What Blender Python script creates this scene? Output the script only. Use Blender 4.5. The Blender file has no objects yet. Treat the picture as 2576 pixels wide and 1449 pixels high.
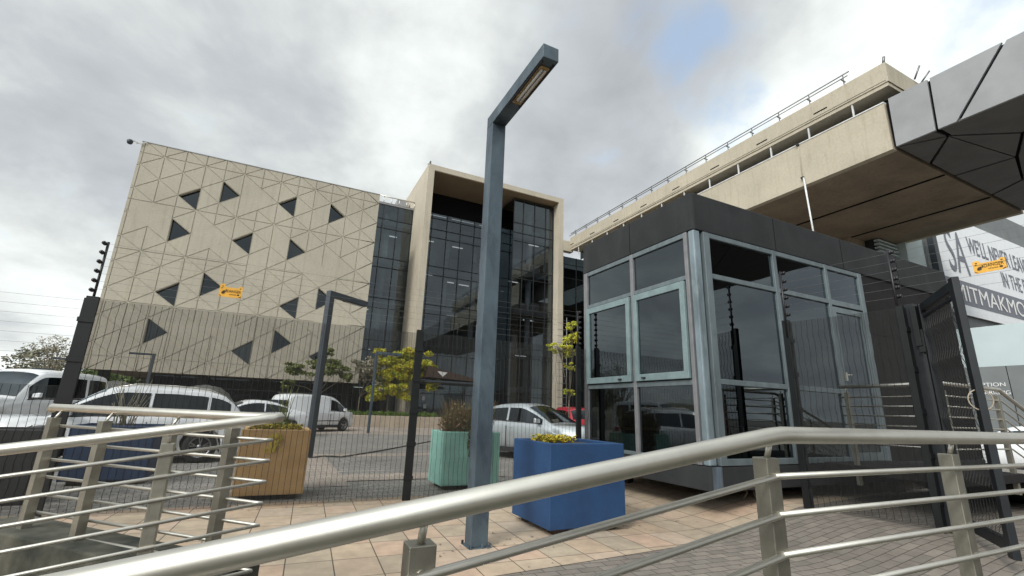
import bpy, math, random
from mathutils import Vector, Matrix
R = math.radians
random.seed(7)
S = bpy.context.scene
col = S.collection

# ---------------------------------------------------------------- camera
cam = bpy.data.cameras.new("camera"); camo = bpy.data.objects.new("camera", cam); col.objects.link(camo)
F_PX, PITCH, ROLL, YAW = 1154.546, .260296, .0350323, -.450739
cam.sensor_width = 36.0; cam.lens = F_PX / 2576 * 36; cam.clip_start = .05; cam.clip_end = 3000
cp, sp, cr, sr = math.cos(PITCH), math.sin(PITCH), math.cos(ROLL), math.sin(ROLL)
fw = Vector((0, cp, sp)); rt = Vector((1, 0, 0)); up = Vector((0, -sp, cp))
rt2 = rt * cr + up * sr; up2 = -rt * sr + up * cr
Rz = Matrix.Rotation(YAW, 3, 'Z')
m3 = Matrix((Rz @ rt2, Rz @ up2, -(Rz @ fw))).transposed()
camo.matrix_world = Matrix.Translation((0, 0, 1.4)) @ m3.to_4x4()
S.camera = camo

# ---------------------------------------------------------------- sky and sun
SUN = Vector((-.70, -.42, .62)).normalized()
elev = math.asin(SUN.z); azim = math.atan2(SUN.x, SUN.y)
W = bpy.data.worlds.new("World"); S.world = W; W.use_nodes = True
nt = W.node_tree; N = nt.nodes; Lk = nt.links; N.clear()
def wn(t, **k):
    n = N.new(t)
    for a, b in k.items(): setattr(n, a, b)
    return n
def wmath(op, a, b=None, clamp=False):
    n = wn('ShaderNodeMath', operation=op, use_clamp=clamp)
    for i, v in enumerate((a, b)):
        if v is None: continue
        if isinstance(v, (int, float)): n.inputs[i].default_value = v
        else: Lk.new(v, n.inputs[i])
    return n.outputs[0]
def wsmooth(v, a, b):
    n = wn('ShaderNodeMapRange', interpolation_type='SMOOTHERSTEP'); Lk.new(v, n.inputs[0])
    n.inputs[1].default_value = a; n.inputs[2].default_value = b
    return n.outputs[0]
tc = wn('ShaderNodeTexCoord'); gen = tc.outputs['Generated']
sky = wn('ShaderNodeTexSky', sky_type='NISHITA', sun_disc=False, sun_elevation=elev, sun_rotation=azim, air_density=1.2, dust_density=2.0)
sep = wn('ShaderNodeSeparateXYZ'); Lk.new(gen, sep.inputs[0])
den = wmath('ADD', wmath('MAXIMUM', sep.outputs[2], 0.0), .38)
comb = wn('ShaderNodeCombineXYZ')
Lk.new(wmath('DIVIDE', sep.outputs[0], den), comb.inputs[0]); Lk.new(wmath('DIVIDE', sep.outputs[1], den), comb.inputs[1])
def wnoise(scale, detail, rough, off, dist=0.0):
    mp = wn('ShaderNodeMapping'); mp.inputs['Location'].default_value = off; Lk.new(comb.outputs[0], mp.inputs[0])
    n = wn('ShaderNodeTexNoise'); n.inputs['Scale'].default_value = scale; n.inputs['Detail'].default_value = detail
    n.inputs['Roughness'].default_value = rough; n.inputs['Distortion'].default_value = dist; Lk.new(mp.outputs[0], n.inputs['Vector'])
    return n.outputs['Fac']
def pxdir(x, y):
    v = Vector(((x - 1288) / F_PX, -(y - 724.5) / F_PX, -1)); return (m3 @ v).normalized()
def lobe(d, ang, k=1.0):
    dp = wn('ShaderNodeVectorMath', operation='DOT_PRODUCT'); nv = wn('ShaderNodeVectorMath', operation='NORMALIZE')
    Lk.new(gen, nv.inputs[0]); Lk.new(nv.outputs[0], dp.inputs[0]); dp.inputs[1].default_value = d
    return wmath('MULTIPLY', wsmooth(dp.outputs['Value'], math.cos(R(ang)), 1.0), k)
n1 = wnoise(1.5, 9, .52, (3.1, 1.7, .2), .35); n2 = wnoise(4.2, 8, .55, (.4, 5.2, 2.2), .2)
den1 = wmath('ADD', wmath('MULTIPLY', n1, .78), wmath('MULTIPLY', n2, .50))
# brighter and darker cloud banks of this particular sky
b = wmath('ADD', wmath('MULTIPLY', wmath('SUBTRACT', den1, .64), 1.6), .56)
for (x, y, ang, k) in ((1130, 300, 15, .15), (2150, 200, 22, .17), (950, 60, 16, .07), (150, 850, 17, .24), (700, 330, 14, -.04), (150, 560, 13, -.13), (60, 480, 13, -.06), (420, 420, 13, -.04), (1480, 400, 15, -.07), (1500, 90, 9, -.06), (200, 180, 20, -.03), (2500, 60, 14, .04)):
    b = wmath('ADD', b, lobe(pxdir(x, y), ang, k))
ramp = wn('ShaderNodeValToRGB'); Lk.new(b, ramp.inputs[0])
el = ramp.color_ramp.elements
el[0].position = .16; el[0].color = (.35, .37, .395, 1)
el[1].position = .86; el[1].color = (.82, .86, .845, 1)
for p_, c_ in ((.40, (.44, .465, .485, 1)), (.52, (.53, .56, .56, 1)), (.66, (.66, .695, .68, 1))):
    e = el.new(p_); e.color = c_
# blue gaps
gap = wmath('ADD', wmath('ADD', lobe(pxdir(1805, 170), 8.5, .62), lobe(pxdir(1690, 60), 7.5, .40)), wmath('ADD', lobe(pxdir(940, 10), 4, .25), wmath('MULTIPLY', wmath('SUBTRACT', n2, .5), 2.4)))
gapm = wsmooth(gap, .12, .85)
skyb = wn('ShaderNodeMixRGB', blend_type='MULTIPLY'); skyb.inputs[0].default_value = 1; Lk.new(sky.outputs[0], skyb.inputs[1]); skyb.inputs[2].default_value = (.095, .095, .098, 1)
skyp = wn('ShaderNodeMixRGB'); skyp.inputs[0].default_value = .55; Lk.new(skyb.outputs[0], skyp.inputs[1]); skyp.inputs[2].default_value = (.42, .60, .86, 1)
mixs = wn('ShaderNodeMixRGB'); Lk.new(wmath('MULTIPLY', gapm, .68), mixs.inputs[0]); Lk.new(ramp.outputs[0], mixs.inputs[1]); Lk.new(skyp.outputs[0], mixs.inputs[2])
bgs = wn('ShaderNodeBackground'); Lk.new(mixs.outputs[0], bgs.inputs[0])
# sky brightness added round the sun and overhead, outside the view, to light surfaces
st = wmath('ADD', wmath('ADD', 1.0, lobe(tuple(SUN), 50, 2.6)), wmath('MULTIPLY', lobe((0, 0, 1), 45, .5), 1.0))
Lk.new(st, bgs.inputs[1])
out = wn('ShaderNodeOutputWorld'); Lk.new(bgs.outputs[0], out.inputs[0])

sun = bpy.data.lights.new("sun", 'SUN'); suno = bpy.data.objects.new("sun", sun); col.objects.link(suno)
sun.energy = 1.5; sun.angle = R(12); sun.color = (1, .95, .86)
suno.rotation_euler = SUN.to_track_quat('Z', 'Y').to_euler()
V = S.view_settings; V.view_transform = 'Standard'; V.look = 'None'; V.exposure = 0.42; V.gamma = 1
S.render.engine = 'CYCLES'
S.cycles.max_bounces = 8; S.cycles.transparent_max_bounces = 24; S.cycles.glossy_bounces = 4; S.cycles.transmission_bounces = 4

# ---------------------------------------------------------------- materials
def mat(name, c, rough=.7, metal=0.0, var=.12, vs=3.0, c2=None, bump=0.0, bs=60.0, streak=0.0, spec=None, coat=0.0):
    m = bpy.data.materials.new(name); m.use_nodes = True; t = m.node_tree; n = t.nodes; l = t.links
    p = n['Principled BSDF']; p.inputs['Roughness'].default_value = rough; p.inputs['Metallic'].default_value = metal
    if spec is not None: p.inputs['Specular IOR Level'].default_value = spec
    if coat: p.inputs['Coat Weight'].default_value = coat; p.inputs['Coat Roughness'].default_value = .08
    co = n.new('ShaderNodeTexCoord')
    nz = n.new('ShaderNodeTexNoise'); nz.inputs['Scale'].default_value = vs; nz.inputs['Detail'].default_value = 6; nz.inputs['Roughness'].default_value = .6
    mp = n.new('ShaderNodeMapping'); l.new(co.outputs['Object'], mp.inputs[0]); l.new(mp.outputs[0], nz.inputs['Vector'])
    if streak: mp.inputs['Scale'].default_value = (1, 1, streak)
    mx = n.new('ShaderNodeMixRGB'); c = tuple(c)
    d = tuple(max(0, v * (1 - var * 2)) for v in c) if c2 is None else tuple(c2)
    h = tuple(min(1, v * (1 + var * .9)) for v in c) if c2 is None else c
    mx.inputs[1].default_value = (*d, 1); mx.inputs[2].default_value = (*h, 1)
    rp = n.new('ShaderNodeMapRange'); rp.inputs[1].default_value = .3; rp.inputs[2].default_value = .7
    l.new(nz.outputs['Fac'], rp.inputs[0]); l.new(rp.outputs[0], mx.inputs[0]); l.new(mx.outputs[0], p.inputs['Base Color'])
    if bump:
        n2 = n.new('ShaderNodeTexNoise'); n2.inputs['Scale'].default_value = bs; n2.inputs['Detail'].default_value = 5; l.new(co.outputs['Object'], n2.inputs['Vector'])
        bp = n.new('ShaderNodeBump'); bp.inputs['Strength'].default_value = bump; bp.inputs['Distance'].default_value = .01
        l.new(n2.outputs['Fac'], bp.inputs['Height']); l.new(bp.outputs[0], p.inputs['Normal'])
    m['mix'] = 1
    return m
def glass(name, tint, ior=2.0, rough=.02, through=1.0):
    """tinted reflective glass: Fresnel mirror over a tinted clear pane"""
    m = bpy.data.materials.new(name); m.use_nodes = True; t = m.node_tree; n = t.nodes; l = t.links; n.clear()
    o = n.new('ShaderNodeOutputMaterial'); mx = n.new('ShaderNodeMixShader'); lw = n.new('ShaderNodeLayerWeight'); lw.inputs[0].default_value = .5
    pw = n.new('ShaderNodeMath'); pw.operation = 'POWER'; pw.inputs[1].default_value = 4.2; l.new(lw.outputs['Facing'], pw.inputs[0])
    f0 = ((ior - 1) / (ior + 1)) ** 2; fr = n.new('ShaderNodeMapRange'); fr.inputs[3].default_value = f0; fr.inputs[4].default_value = .95; l.new(pw.outputs[0], fr.inputs[0])
    tr = n.new('ShaderNodeBsdfTransparent'); tr.inputs[0].default_value = (*tint, 1)
    gl = n.new('ShaderNodeBsdfGlossy'); gl.inputs['Roughness'].default_value = rough; gl.inputs['Color'].default_value = (.82, .93, 1, 1)
    co = n.new('ShaderNodeTexCoord'); nz = n.new('ShaderNodeTexNoise'); nz.inputs['Scale'].default_value = .6; l.new(co.outputs['Object'], nz.inputs['Vector'])
    bp = n.new('ShaderNodeBump'); bp.inputs['Strength'].default_value = .06; bp.inputs['Distance'].default_value = .05; l.new(nz.outputs['Fac'], bp.inputs['Height'])
    l.new(bp.outputs[0], gl.inputs['Normal'])
    l.new(fr.outputs[0], mx.inputs[0]); l.new(tr.outputs[0], mx.inputs[1]); l.new(gl.outputs[0], mx.inputs[2]); l.new(mx.outputs[0], o.inputs[0])
    return m
M = {}
def concrete(name, c, c2, big=.35, stain=.35):
    m = mat(name, c, .88, var=.1, vs=big, c2=c2, bump=.12, bs=25)
    t = m.node_tree; n = t.nodes; l = t.links; p = n['Principled BSDF']
    co = n.new('ShaderNodeTexCoord'); mp = n.new('ShaderNodeMapping'); mp.inputs['Scale'].default_value = (3.2, 3.2, .28); l.new(co.outputs['Object'], mp.inputs[0])
    nz = n.new('ShaderNodeTexNoise'); nz.inputs['Scale'].default_value = 1.4; nz.inputs['Detail'].default_value = 8; nz.inputs['Roughness'].default_value = .65; l.new(mp.outputs[0], nz.inputs['Vector'])
    r = n.new('ShaderNodeMapRange'); r.inputs[1].default_value = .5; r.inputs[2].default_value = .78; r.inputs[4].default_value = stain; l.new(nz.outputs['Fac'], r.inputs[0])
    src = p.inputs['Base Color'].links[0].from_socket
    mx = n.new('ShaderNodeMixRGB'); mx.blend_type = 'MULTIPLY'; l.new(r.outputs[0], mx.inputs[0]); l.new(src, mx.inputs[1]); mx.inputs[2].default_value = (.62, .58, .50, 1)
    f = n.new('ShaderNodeTexNoise'); f.inputs['Scale'].default_value = 9; f.inputs['Detail'].default_value = 8; l.new(co.outputs['Object'], f.inputs['Vector'])
    mx2 = n.new('ShaderNodeMixRGB'); mx2.blend_type = 'OVERLAY'; mx2.inputs[0].default_value = .16; l.new(mx.outputs[0], mx2.inputs[1]); l.new(f.outputs['Fac'], mx2.inputs[2])
    l.new(mx2.outputs[0], p.inputs['Base Color'])
    return m
M['conc'] = concrete('concrete_beige', (.44, .405, .33), (.375, .345, .28))
M['conc_tower'] = concrete('concrete_tower', (.48, .43, .345), (.40, .36, .29), .5, .5)
M['conc_bridge'] = concrete('concrete_bridge', (.48, .43, .34), (.40, .36, .28), .6, .5)
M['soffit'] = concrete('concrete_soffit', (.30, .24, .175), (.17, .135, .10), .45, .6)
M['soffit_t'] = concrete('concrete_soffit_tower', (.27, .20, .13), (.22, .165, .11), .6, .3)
def stains(key, c, lo=.55, hi=.72, sc=2.0, st=.35, k=.6, rough=None):
    m = M[key]; t = m.node_tree; n = t.nodes; l = t.links; p = n['Principled BSDF']; src = p.inputs['Base Color'].links[0].from_socket
    co = n.new('ShaderNodeTexCoord'); mp = n.new('ShaderNodeMapping'); mp.inputs['Scale'].default_value = (1, 1, st); mp.inputs['Location'].default_value = (3.3, 1.2, .7); l.new(co.outputs['Object'], mp.inputs[0])
    nz = n.new('ShaderNodeTexNoise'); nz.inputs['Scale'].default_value = sc; nz.inputs['Detail'].default_value = 9; nz.inputs['Roughness'].default_value = .7; nz.inputs['Distortion'].default_value = .6; l.new(mp.outputs[0], nz.inputs['Vector'])
    r = n.new('ShaderNodeMapRange'); r.inputs[1].default_value = lo; r.inputs[2].default_value = hi; r.inputs[4].default_value = k; l.new(nz.outputs['Fac'], r.inputs[0])
    mx = n.new('ShaderNodeMixRGB'); l.new(r.outputs[0], mx.inputs[0]); l.new(src, mx.inputs[1]); mx.inputs[2].default_value = (*c, 1); l.new(mx.outputs[0], p.inputs['Base Color'])
M['groove'] = mat('groove', (.17, .15, .12), .95)
M['kerb'] = concrete('kerb_concrete', (.115, .11, .085), (.012, .016, .011), 3.2, .9)
M['steel'] = mat('brushed_steel', (.66, .635, .57), .41, 1.0, var=.05, vs=9)
M['steel_post'] = mat('steel_post', (.35, .335, .285), .52, 1.0, var=.16, vs=5, bump=.06, bs=200)
M['lamp'] = mat('blue_grey_paint', (.10, .140, .168), .5, .15, var=.22, vs=2.6, c2=(.038, .055, .072), bump=.12, bs=30, streak=.5)
M['lamp_dark'] = mat('dark_grey_paint', (.045, .055, .065), .55, .1)
M['alu'] = mat('window_frame_paint', (.165, .20, .215), .42, .35, var=.13, vs=5, streak=.4)
M['alu_mull'] = mat('mullion_paint', (.235, .235, .245), .45, .35, var=.1, vs=5)
M['casement'] = mat('casement_paint', (.235, .315, .325), .42, .3, var=.1, vs=5)
M['colpaint'] = mat('column_paint', (.215, .27, .30), .5, .25, var=.25, vs=4, streak=.3)
M['clad'] = mat('charcoal_cladding', (.028, .030, .032), .85, var=.12, vs=2, bump=.5, bs=120, spec=.3)
M['clad2'] = mat('dark_brown_wall', (.022, .020, .021), .9, var=.15, vs=2, bump=.6, bs=80, spec=.2)
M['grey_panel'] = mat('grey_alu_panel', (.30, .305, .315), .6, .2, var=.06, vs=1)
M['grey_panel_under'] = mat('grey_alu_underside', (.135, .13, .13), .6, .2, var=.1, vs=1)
M['black'] = mat('black_gap', (.008, .008, .009), .9, var=0, spec=.1)
M['fence'] = mat('fence_coating', (.008, .010, .011), .5, .1, var=.2, vs=4)
M['fence_mesh'] = mat('fence_wire', (.014, .015, .014), .6, 0, var=.1)
M['gate'] = mat('gate_coating', (.015, .018, .022), .5, .15, var=.2, vs=5)
M['wire'] = mat('wire', (.25, .25, .25), .5, .8)
M['insul'] = mat('insulator', (.012, .011, .014), .4)
M['blue'] = mat('blue_planter', (.014, .056, .150), .62, var=.12, vs=3, bump=.3, bs=70)
M['navy'] = mat('navy_planter', (.016, .040, .095), .62, var=.12, vs=3)
M['tan'] = mat('ochre_planter', (.66, .42, .19), .7, var=.1, vs=3, bump=.3, bs=70)
M['teal'] = mat('turquoise_planter', (.34, .66, .57), .6, var=.1, vs=3)
M['soil'] = mat('soil', (.07, .05, .035), .95, var=.3, vs=30)
M['white'] = mat('white_paint', (.78, .80, .82), .25, 0, var=.02, coat=.8)
M['silver'] = mat('silver_paint', (.50, .54, .56), .3, .55, var=.03, coat=.8)
M['red'] = mat('red_paint', (.50, .012, .03), .3, 0, var=.03, coat=.8)
M['carglass'] = glass('car_glass', (.02, .024, .025), 1.65)
M['cartrim'] = mat('black_trim', (.018, .018, .02), .6)
M['tyre'] = mat('tyre', (.018, .018, .018), .85)
M['rim'] = mat('rim', (.42, .42, .43), .35, .9)
M['lamp_lens'] = mat('head_lamp', (.65, .68, .7), .12, .3, var=.2, vs=20)
M['tail_lens'] = mat('tail_lamp', (.42, .01, .015), .2)
M['facade_glass'] = glass('facade_glass', (.30, .36, .38), 1.95)
M['tower_glass'] = glass('tower_glass', (.28, .31, .34), 1.9)
M['dark_glass'] = glass('dark_glass', (.04, .05, .055), 1.6)
M['tri_glass'] = glass('tri_glass', (.05, .055, .07), 1.75)
M['booth_glass'] = glass('booth_glass', (.13, .15, .15), 1.95)
M['mull'] = mat('dark_mullion', (.02, .024, .026), .5, .3)
M['inner'] = mat('office_interior', (.16, .165, .165), .9, var=.25, vs=.8)
M['inner_dark'] = mat('dark_interior', (.05, .05, .05), .9, var=.2)
M['slab'] = mat('floor_slab', (.26, .25, .24), .9)
M['col_white'] = mat('white_column', (.60, .60, .60), .8)
M['signwhite'] = mat('sign_white', (.78, .80, .83), .6, var=.03)
M['signgrey'] = mat('sign_grey', (.165, .175, .21), .6, var=.05)
M['lightwall'] = mat('pale_blue_wall', (.47, .55, .56), .7, var=.04, vs=.6)
M['greywall'] = mat('grey_wall', (.175, .19, .195), .8, var=.08, vs=.8)
M['danger'] = mat('danger_yellow', (.80, .42, .055), .5, var=.06, vs=8)
M['ink'] = mat('sign_ink', (.06, .035, .01), .7)
M['text_white'] = mat('white_lettering', (.75, .75, .75), .6, var=0)
M['bark'] = mat('bark', (.16, .13, .10), .9, var=.3, vs=8)
M['leaf_y'] = mat('leaf_yellow', (.58, .46, .03), .6, var=.2, vs=2, c2=(.32, .42, .04))
M['leaf_g'] = mat('leaf_green', (.09, .14, .025), .6, var=.3, vs=3, c2=(.16, .16, .035))
M['leaf_dry_hazed'] = mat('leaf_dry_hazed', (.33, .30, .22), .7, var=.3, vs=3, c2=(.22, .21, .145))  # dry leaf tone, paled to put distance haze into the colour
M['leaf_far'] = mat('leaf_far', (.16, .165, .11), .8, var=.3, vs=.3, c2=(.22, .21, .15))
M['hedge'] = mat('hedge_leaf', (.08, .16, .02), .6, var=.3, vs=2, c2=(.15, .20, .03))
M['succ'] = mat('succulent_yellow', (.62, .47, .05), .55, var=.15, vs=12, c2=(.38, .36, .04))
M['heath'] = mat('heather_leaf', (.26, .13, .075), .7, var=.3, vs=5, c2=(.13, .17, .06))
M['bedwall'] = mat('bed_wall_block', (.43, .36, .28), .85, var=.1, vs=1.5, bump=.4, bs=20)
M['cable'] = mat('cable_rubber', (.012, .012, .012), .6)
M['plastic_white'] = mat('white_plastic', (.65, .66, .66), .4)
M['reflector'] = mat('lamp_reflector', (.42, .29, .13), .35, .3, var=.3, vs=18)
M['redplastic'] = mat('red_plastic', (.45, .03, .02), .4)
M['wood'] = mat('wood', (.30, .16, .06), .6, var=.2, vs=6)
M['dome'] = mat('dome_mesh', (.10, .10, .09), .8, var=.25, vs=6)

stains('lamp', (.025, .038, .055), .50, .66, 3.0, .5, .7); stains('lamp', (.28, .31, .32), .68, .74, 14, .3, .5)
stains('blue', (.06, .09, .15), .60, .80, 5, .3, .35); stains('blue', (.012, .03, .08), .52, .7, 1.6, .6, .5)
stains('teal', (.16, .30, .24), .56, .75, 3, .3, .5); stains('tan', (.48, .29, .12), .55, .75, 4, .3, .5)
stains('alu', (.10, .12, .13), .52, .7, 6, .4, .5); stains('casement', (.13, .18, .19), .54, .72, 6, .4, .5); stains('colpaint', (.42, .47, .48), .56, .7, 4, .25, .55)
stains('clad', (.05, .052, .055), .5, .75, 1.6, .25, .5); stains('steel_post', (.20, .185, .14), .55, .7, 9, .3, .5); stains('steel', (.46, .42, .34), .58, .75, 12, 1, .4)
stains('conc', (.27, .235, .175), .56, .80, .5, .4, .55); stains('grey_panel', (.22, .22, .22), .5, .75, .5, .4, .4)
M['paintrun'] = mat('paint_run', (.16, .21, .26), .5, .1, var=.3, vs=11, c2=(.045, .05, .055), streak=.08)
def paver(name, bw, bh, cs, mortar, msize=.012, rot=0.0, offset=.5, band=None, rough=.85):
    m = bpy.data.materials.new(name); m.use_nodes = True; t = m.node_tree; n = t.nodes; l = t.links; p = n['Principled BSDF']
    p.inputs['Roughness'].default_value = rough
    co = n.new('ShaderNodeTexCoord'); mp = n.new('ShaderNodeMapping'); mp.inputs['Rotation'].default_value = (0, 0, rot); l.new(co.outputs['Object'], mp.inputs[0])
    br = n.new('ShaderNodeTexBrick'); br.offset = offset; br.inputs['Scale'].default_value = 1
    br.inputs['Brick Width'].default_value = bw; br.inputs['Row Height'].default_value = bh; br.inputs['Mortar Size'].default_value = msize; br.inputs['Mortar Smooth'].default_value = .3
    br.inputs['Color1'].default_value = (0, 0, 0, 1); br.inputs['Color2'].default_value = (1, 1, 1, 1); br.inputs['Mortar'].default_value = (.5, .5, .5, 1); br.inputs['Bias'].default_value = 0
    l.new(mp.outputs[0], br.inputs['Vector'])
    # one random colour per stone: noise read at very low detail adds the drift between neighbours
    rp = n.new('ShaderNodeValToRGB'); l.new(br.outputs['Color'], rp.inputs[0]); e = rp.color_ramp.elements
    e[0].position = 0; e[0].color = (*cs[0], 1); e[1].position = 1; e[1].color = (*cs[-1], 1)
    for i, c in enumerate(cs[1:-1]): q = e.new((i + 1) / (len(cs) - 1)); q.color = (*c, 1)
    nz = n.new('ShaderNodeTexNoise'); nz.inputs['Scale'].default_value = 5; nz.inputs['Detail'].default_value = 8; nz.inputs['Roughness'].default_value = .65; l.new(co.outputs['Object'], nz.inputs['Vector'])
    ov = n.new('ShaderNodeMixRGB'); ov.blend_type = 'OVERLAY'; ov.inputs[0].default_value = .45; l.new(rp.outputs[0], ov.inputs[1]); l.new(nz.outputs['Fac'], ov.inputs[2])
    bigz = n.new('ShaderNodeTexNoise'); bigz.inputs['Scale'].default_value = .5; bigz.inputs['Detail'].default_value = 5; l.new(co.outputs['Object'], bigz.inputs['Vector'])
    ov2 = n.new('ShaderNodeMixRGB'); ov2.blend_type = 'OVERLAY'; ov2.inputs[0].default_value = .45; l.new(ov.outputs[0], ov2.inputs[1]); l.new(bigz.outputs['Fac'], ov2.inputs[2])
    mm = n.new('ShaderNodeMixRGB'); l.new(br.outputs['Fac'], mm.inputs[0]); l.new(ov2.outputs[0], mm.inputs[1]); mm.inputs[2].default_value = (*mortar, 1)
    l.new(mm.outputs[0], p.inputs['Base Color'])
    bp = n.new('ShaderNodeBump'); bp.inputs['Strength'].default_value = .5; bp.inputs['Distance'].default_value = .01; bp.invert = True
    l.new(br.outputs['Fac'], bp.inputs['Height']); l.new(bp.outputs[0], p.inputs['Normal'])
    return m
M['tiles'] = paver('sandstone_tiles', .40, .50, ((.40, .295, .205), (.43, .34, .25), (.37, .305, .225), (.47, .33, .24), (.40, .34, .265)), (.085, .07, .05), .006, R(3), .0)
M['brick'] = paver('clay_pavers', .22, .11, ((.16, .14, .12), (.21, .185, .16), (.18, .155, .135), (.235, .205, .175)), (.055, .048, .04), .005, R(4), .5)
M['park'] = paver('parking_pavers', .22, .11, ((.22, .21, .19), (.29, .275, .25), (.25, .235, .215), (.32, .30, .27)), (.045, .042, .04), .006, R(0), .5)
M['park_pale'] = paver('pale_parking_pavers', .22, .11, ((.37, .31, .26), (.43, .37, .315), (.39, .335, .29)), (.11, .10, .085), .006, R(0), .5)
M['earth'] = mat('earth', (.16, .145, .12), .95, var=.2, vs=.05)

# ---------------------------------------------------------------- mesh helpers
class MB:
    def __init__(s): s.v = []; s.f = []; s.sm = []
    def quad(s, *p):
        i = len(s.v); s.v += [tuple(q) for q in p]; s.f.append(tuple(range(i, i + len(p)))); s.sm.append(False)
    def box(s, x0, x1, y0, y1, z0, z1):
        return s.hexa([(x0, y0, z0), (x1, y0, z0), (x1, y1, z0), (x0, y1, z0), (x0, y0, z1), (x1, y0, z1), (x1, y1, z1), (x0, y1, z1)])
    def hexa(s, p):
        i = len(s.v); s.v += [tuple(q) for q in p]
        for f in ((0, 3, 2, 1), (4, 5, 6, 7), (0, 1, 5, 4), (1, 2, 6, 5), (2, 3, 7, 6), (3, 0, 4, 7)):
            s.f.append(tuple(i + k for k in f)); s.sm.append(False)
    def bar(s, a, b, w, h, upv=(0, 0, 1)):
        """rectangular bar from a to b, w across, h along up"""
        a = Vector(a); b = Vector(b); d = (b - a).normalized(); u = Vector(upv)
        if abs(d.dot(u)) > .98: u = Vector((0, 1, 0))
        sd = d.cross(u).normalized(); u = sd.cross(d).normalized()
        c = [(-1, -1), (1, -1), (1, 1), (-1, 1)]
        s.hexa([a + sd * (w / 2 * i) + u * (h / 2 * j) for i, j in c] + [b + sd * (w / 2 * i) + u * (h / 2 * j) for i, j in c])
    def tube(s, pts, r, n=8, cap=True, smooth=True, r1=None):
        pts = [Vector(p) for p in pts]; rings = []; base = len(s.v)
        prev = None
        for k, p in enumerate(pts):
            if k == 0: d = (pts[1] - p).normalized()
            elif k == len(pts) - 1: d = (p - pts[k - 1]).normalized()
            else: d = ((pts[k + 1] - p).normalized() + (p - pts[k - 1]).normalized()).normalized()
            if prev is None:
                u = Vector((0, 0, 1)) if abs(d.z) < .9 else Vector((0, 1, 0)); sd = d.cross(u).normalized()
            else: sd = (prev - d * prev.dot(d)).normalized()
            prev = sd; u = sd.cross(d)
            rr = r if r1 is None else r + (r1 - r) * k / (len(pts) - 1)
            k2 = 1.0
            if 0 < k < len(pts) - 1: k2 = 1 / max(.5, d.dot((p - pts[k - 1]).normalized()))
            rings.append([p + (sd * math.cos(2 * math.pi * j / n) + u * math.sin(2 * math.pi * j / n)) * rr for j in range(n)])
        for rg in rings: s.v += [tuple(q) for q in rg]
        for k in range(len(pts) - 1):
            for j in range(n):
                a = base + k * n + j; b_ = base + k * n + (j + 1) % n
                s.f.append((a, b_, b_ + n, a + n)); s.sm.append(smooth)
        if cap:
            s.f.append(tuple(base + j for j in range(n))[::-1]); s.sm.append(False)
            s.f.append(tuple(base + (len(pts) - 1) * n + j for j in range(n))); s.sm.append(False)
    def prism(s, poly, d):
        """poly: list of 3D points, d: extrusion vector"""
        i = len(s.v); n = len(poly); d = Vector(d)
        s.v += [tuple(Vector(q)) for q in poly] + [tuple(Vector(q) + d) for q in poly]
        s.f.append(tuple(range(i, i + n))); s.f.append(tuple(range(i + 2 * n - 1, i + n - 1, -1))); s.sm += [False, False]
        for k in range(n):
            k2 = (k + 1) % n; s.f.append((i + k, i + n + k, i + n + k2, i + k2)); s.sm.append(False)
    def lathe(s, prof, origin=(0, 0, 0), axis='z', n=24, smooth=True):
        i = len(s.v); o = Vector(origin)
        for r, h in prof:
            for j in range(n):
                a = 2 * math.pi * j / n; c, q = r * math.cos(a), r * math.sin(a)
                s.v.append(tuple(o + (Vector((c, q, h)) if axis == 'z' else Vector((c, h, q)))))
        for k in range(len(prof) - 1):
            for j in range(n):
                j2 = (j + 1) % n; s.f.append((i + k * n + j, i + k * n + j2, i + (k + 1) * n + j2, i + (k + 1) * n + j)); s.sm.append(smooth)
    def build(s, name, m, parent=None, bevel=0, recalc=True):
        me = bpy.data.meshes.new(name); me.from_pydata(s.v, [], s.f)
        me.polygons.foreach_set('use_smooth', s.sm); me.update()
        if recalc and len(s.v) < 60000:
            import bmesh
            bm = bmesh.new(); bm.from_mesh(me); bmesh.ops.recalc_face_normals(bm, faces=bm.faces); bm.to_mesh(me); bm.free()
        me.materials.append(M[m] if isinstance(m, str) else m)
        o = bpy.data.objects.new(name, me); col.objects.link(o)
        if bevel:
            b_ = o.modifiers.new('bevel', 'BEVEL'); b_.width = bevel; b_.segments = 2; b_.limit_method = 'ANGLE'; b_.angle_limit = R(40)
        if parent: o.parent = parent
        return o
def each(mb, name, m, parent, bevel=0):
    """build every connected piece of mb as a part of its own"""
    par = list(range(len(mb.v)))
    def find(i):
        while par[i] != i: par[i] = par[par[i]]; i = par[i]
        return i
    for f in mb.f:
        a = find(f[0])
        for k in f[1:]: par[find(k)] = a
    gr = {}
    for f, sm in zip(mb.f, mb.sm): gr.setdefault(find(f[0]), []).append((f, sm))
    out_ = []
    for fs in gr.values():
        q = MB(); mp = {}
        for f, sm in fs:
            for k in f:
                if k not in mp: mp[k] = len(q.v); q.v.append(mb.v[k])
            q.f.append(tuple(mp[k] for k in f)); q.sm.append(sm)
        out_.append(q.build(name, m, parent, bevel))
    return out_
def box(name, m, parent, *a, bevel=0):
    b_ = MB(); b_.box(*a); return b_.build(name, m, parent, bevel)
def tag(o, label, cat, group=None, kind=None):
    if label: o['label'] = label
    if cat: o['category'] = cat
    if group: o['group'] = group
    if kind: o['kind'] = kind
    return o
def thing(name, label, cat, group=None, loc=(0, 0, 0), rz=0):
    o = bpy.data.objects.new(name, None); col.objects.link(o); o.location = loc; o.rotation_euler = (0, 0, rz)
    return tag(o, label, cat, group)
def kids(o): return [c for c in bpy.data.objects if c.parent == o]
def copy_tree(o, parent=None):
    c = o.copy(); col.objects.link(c); c.parent = parent
    for ch in kids(o): copy_tree(ch, c)
    return c
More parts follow.
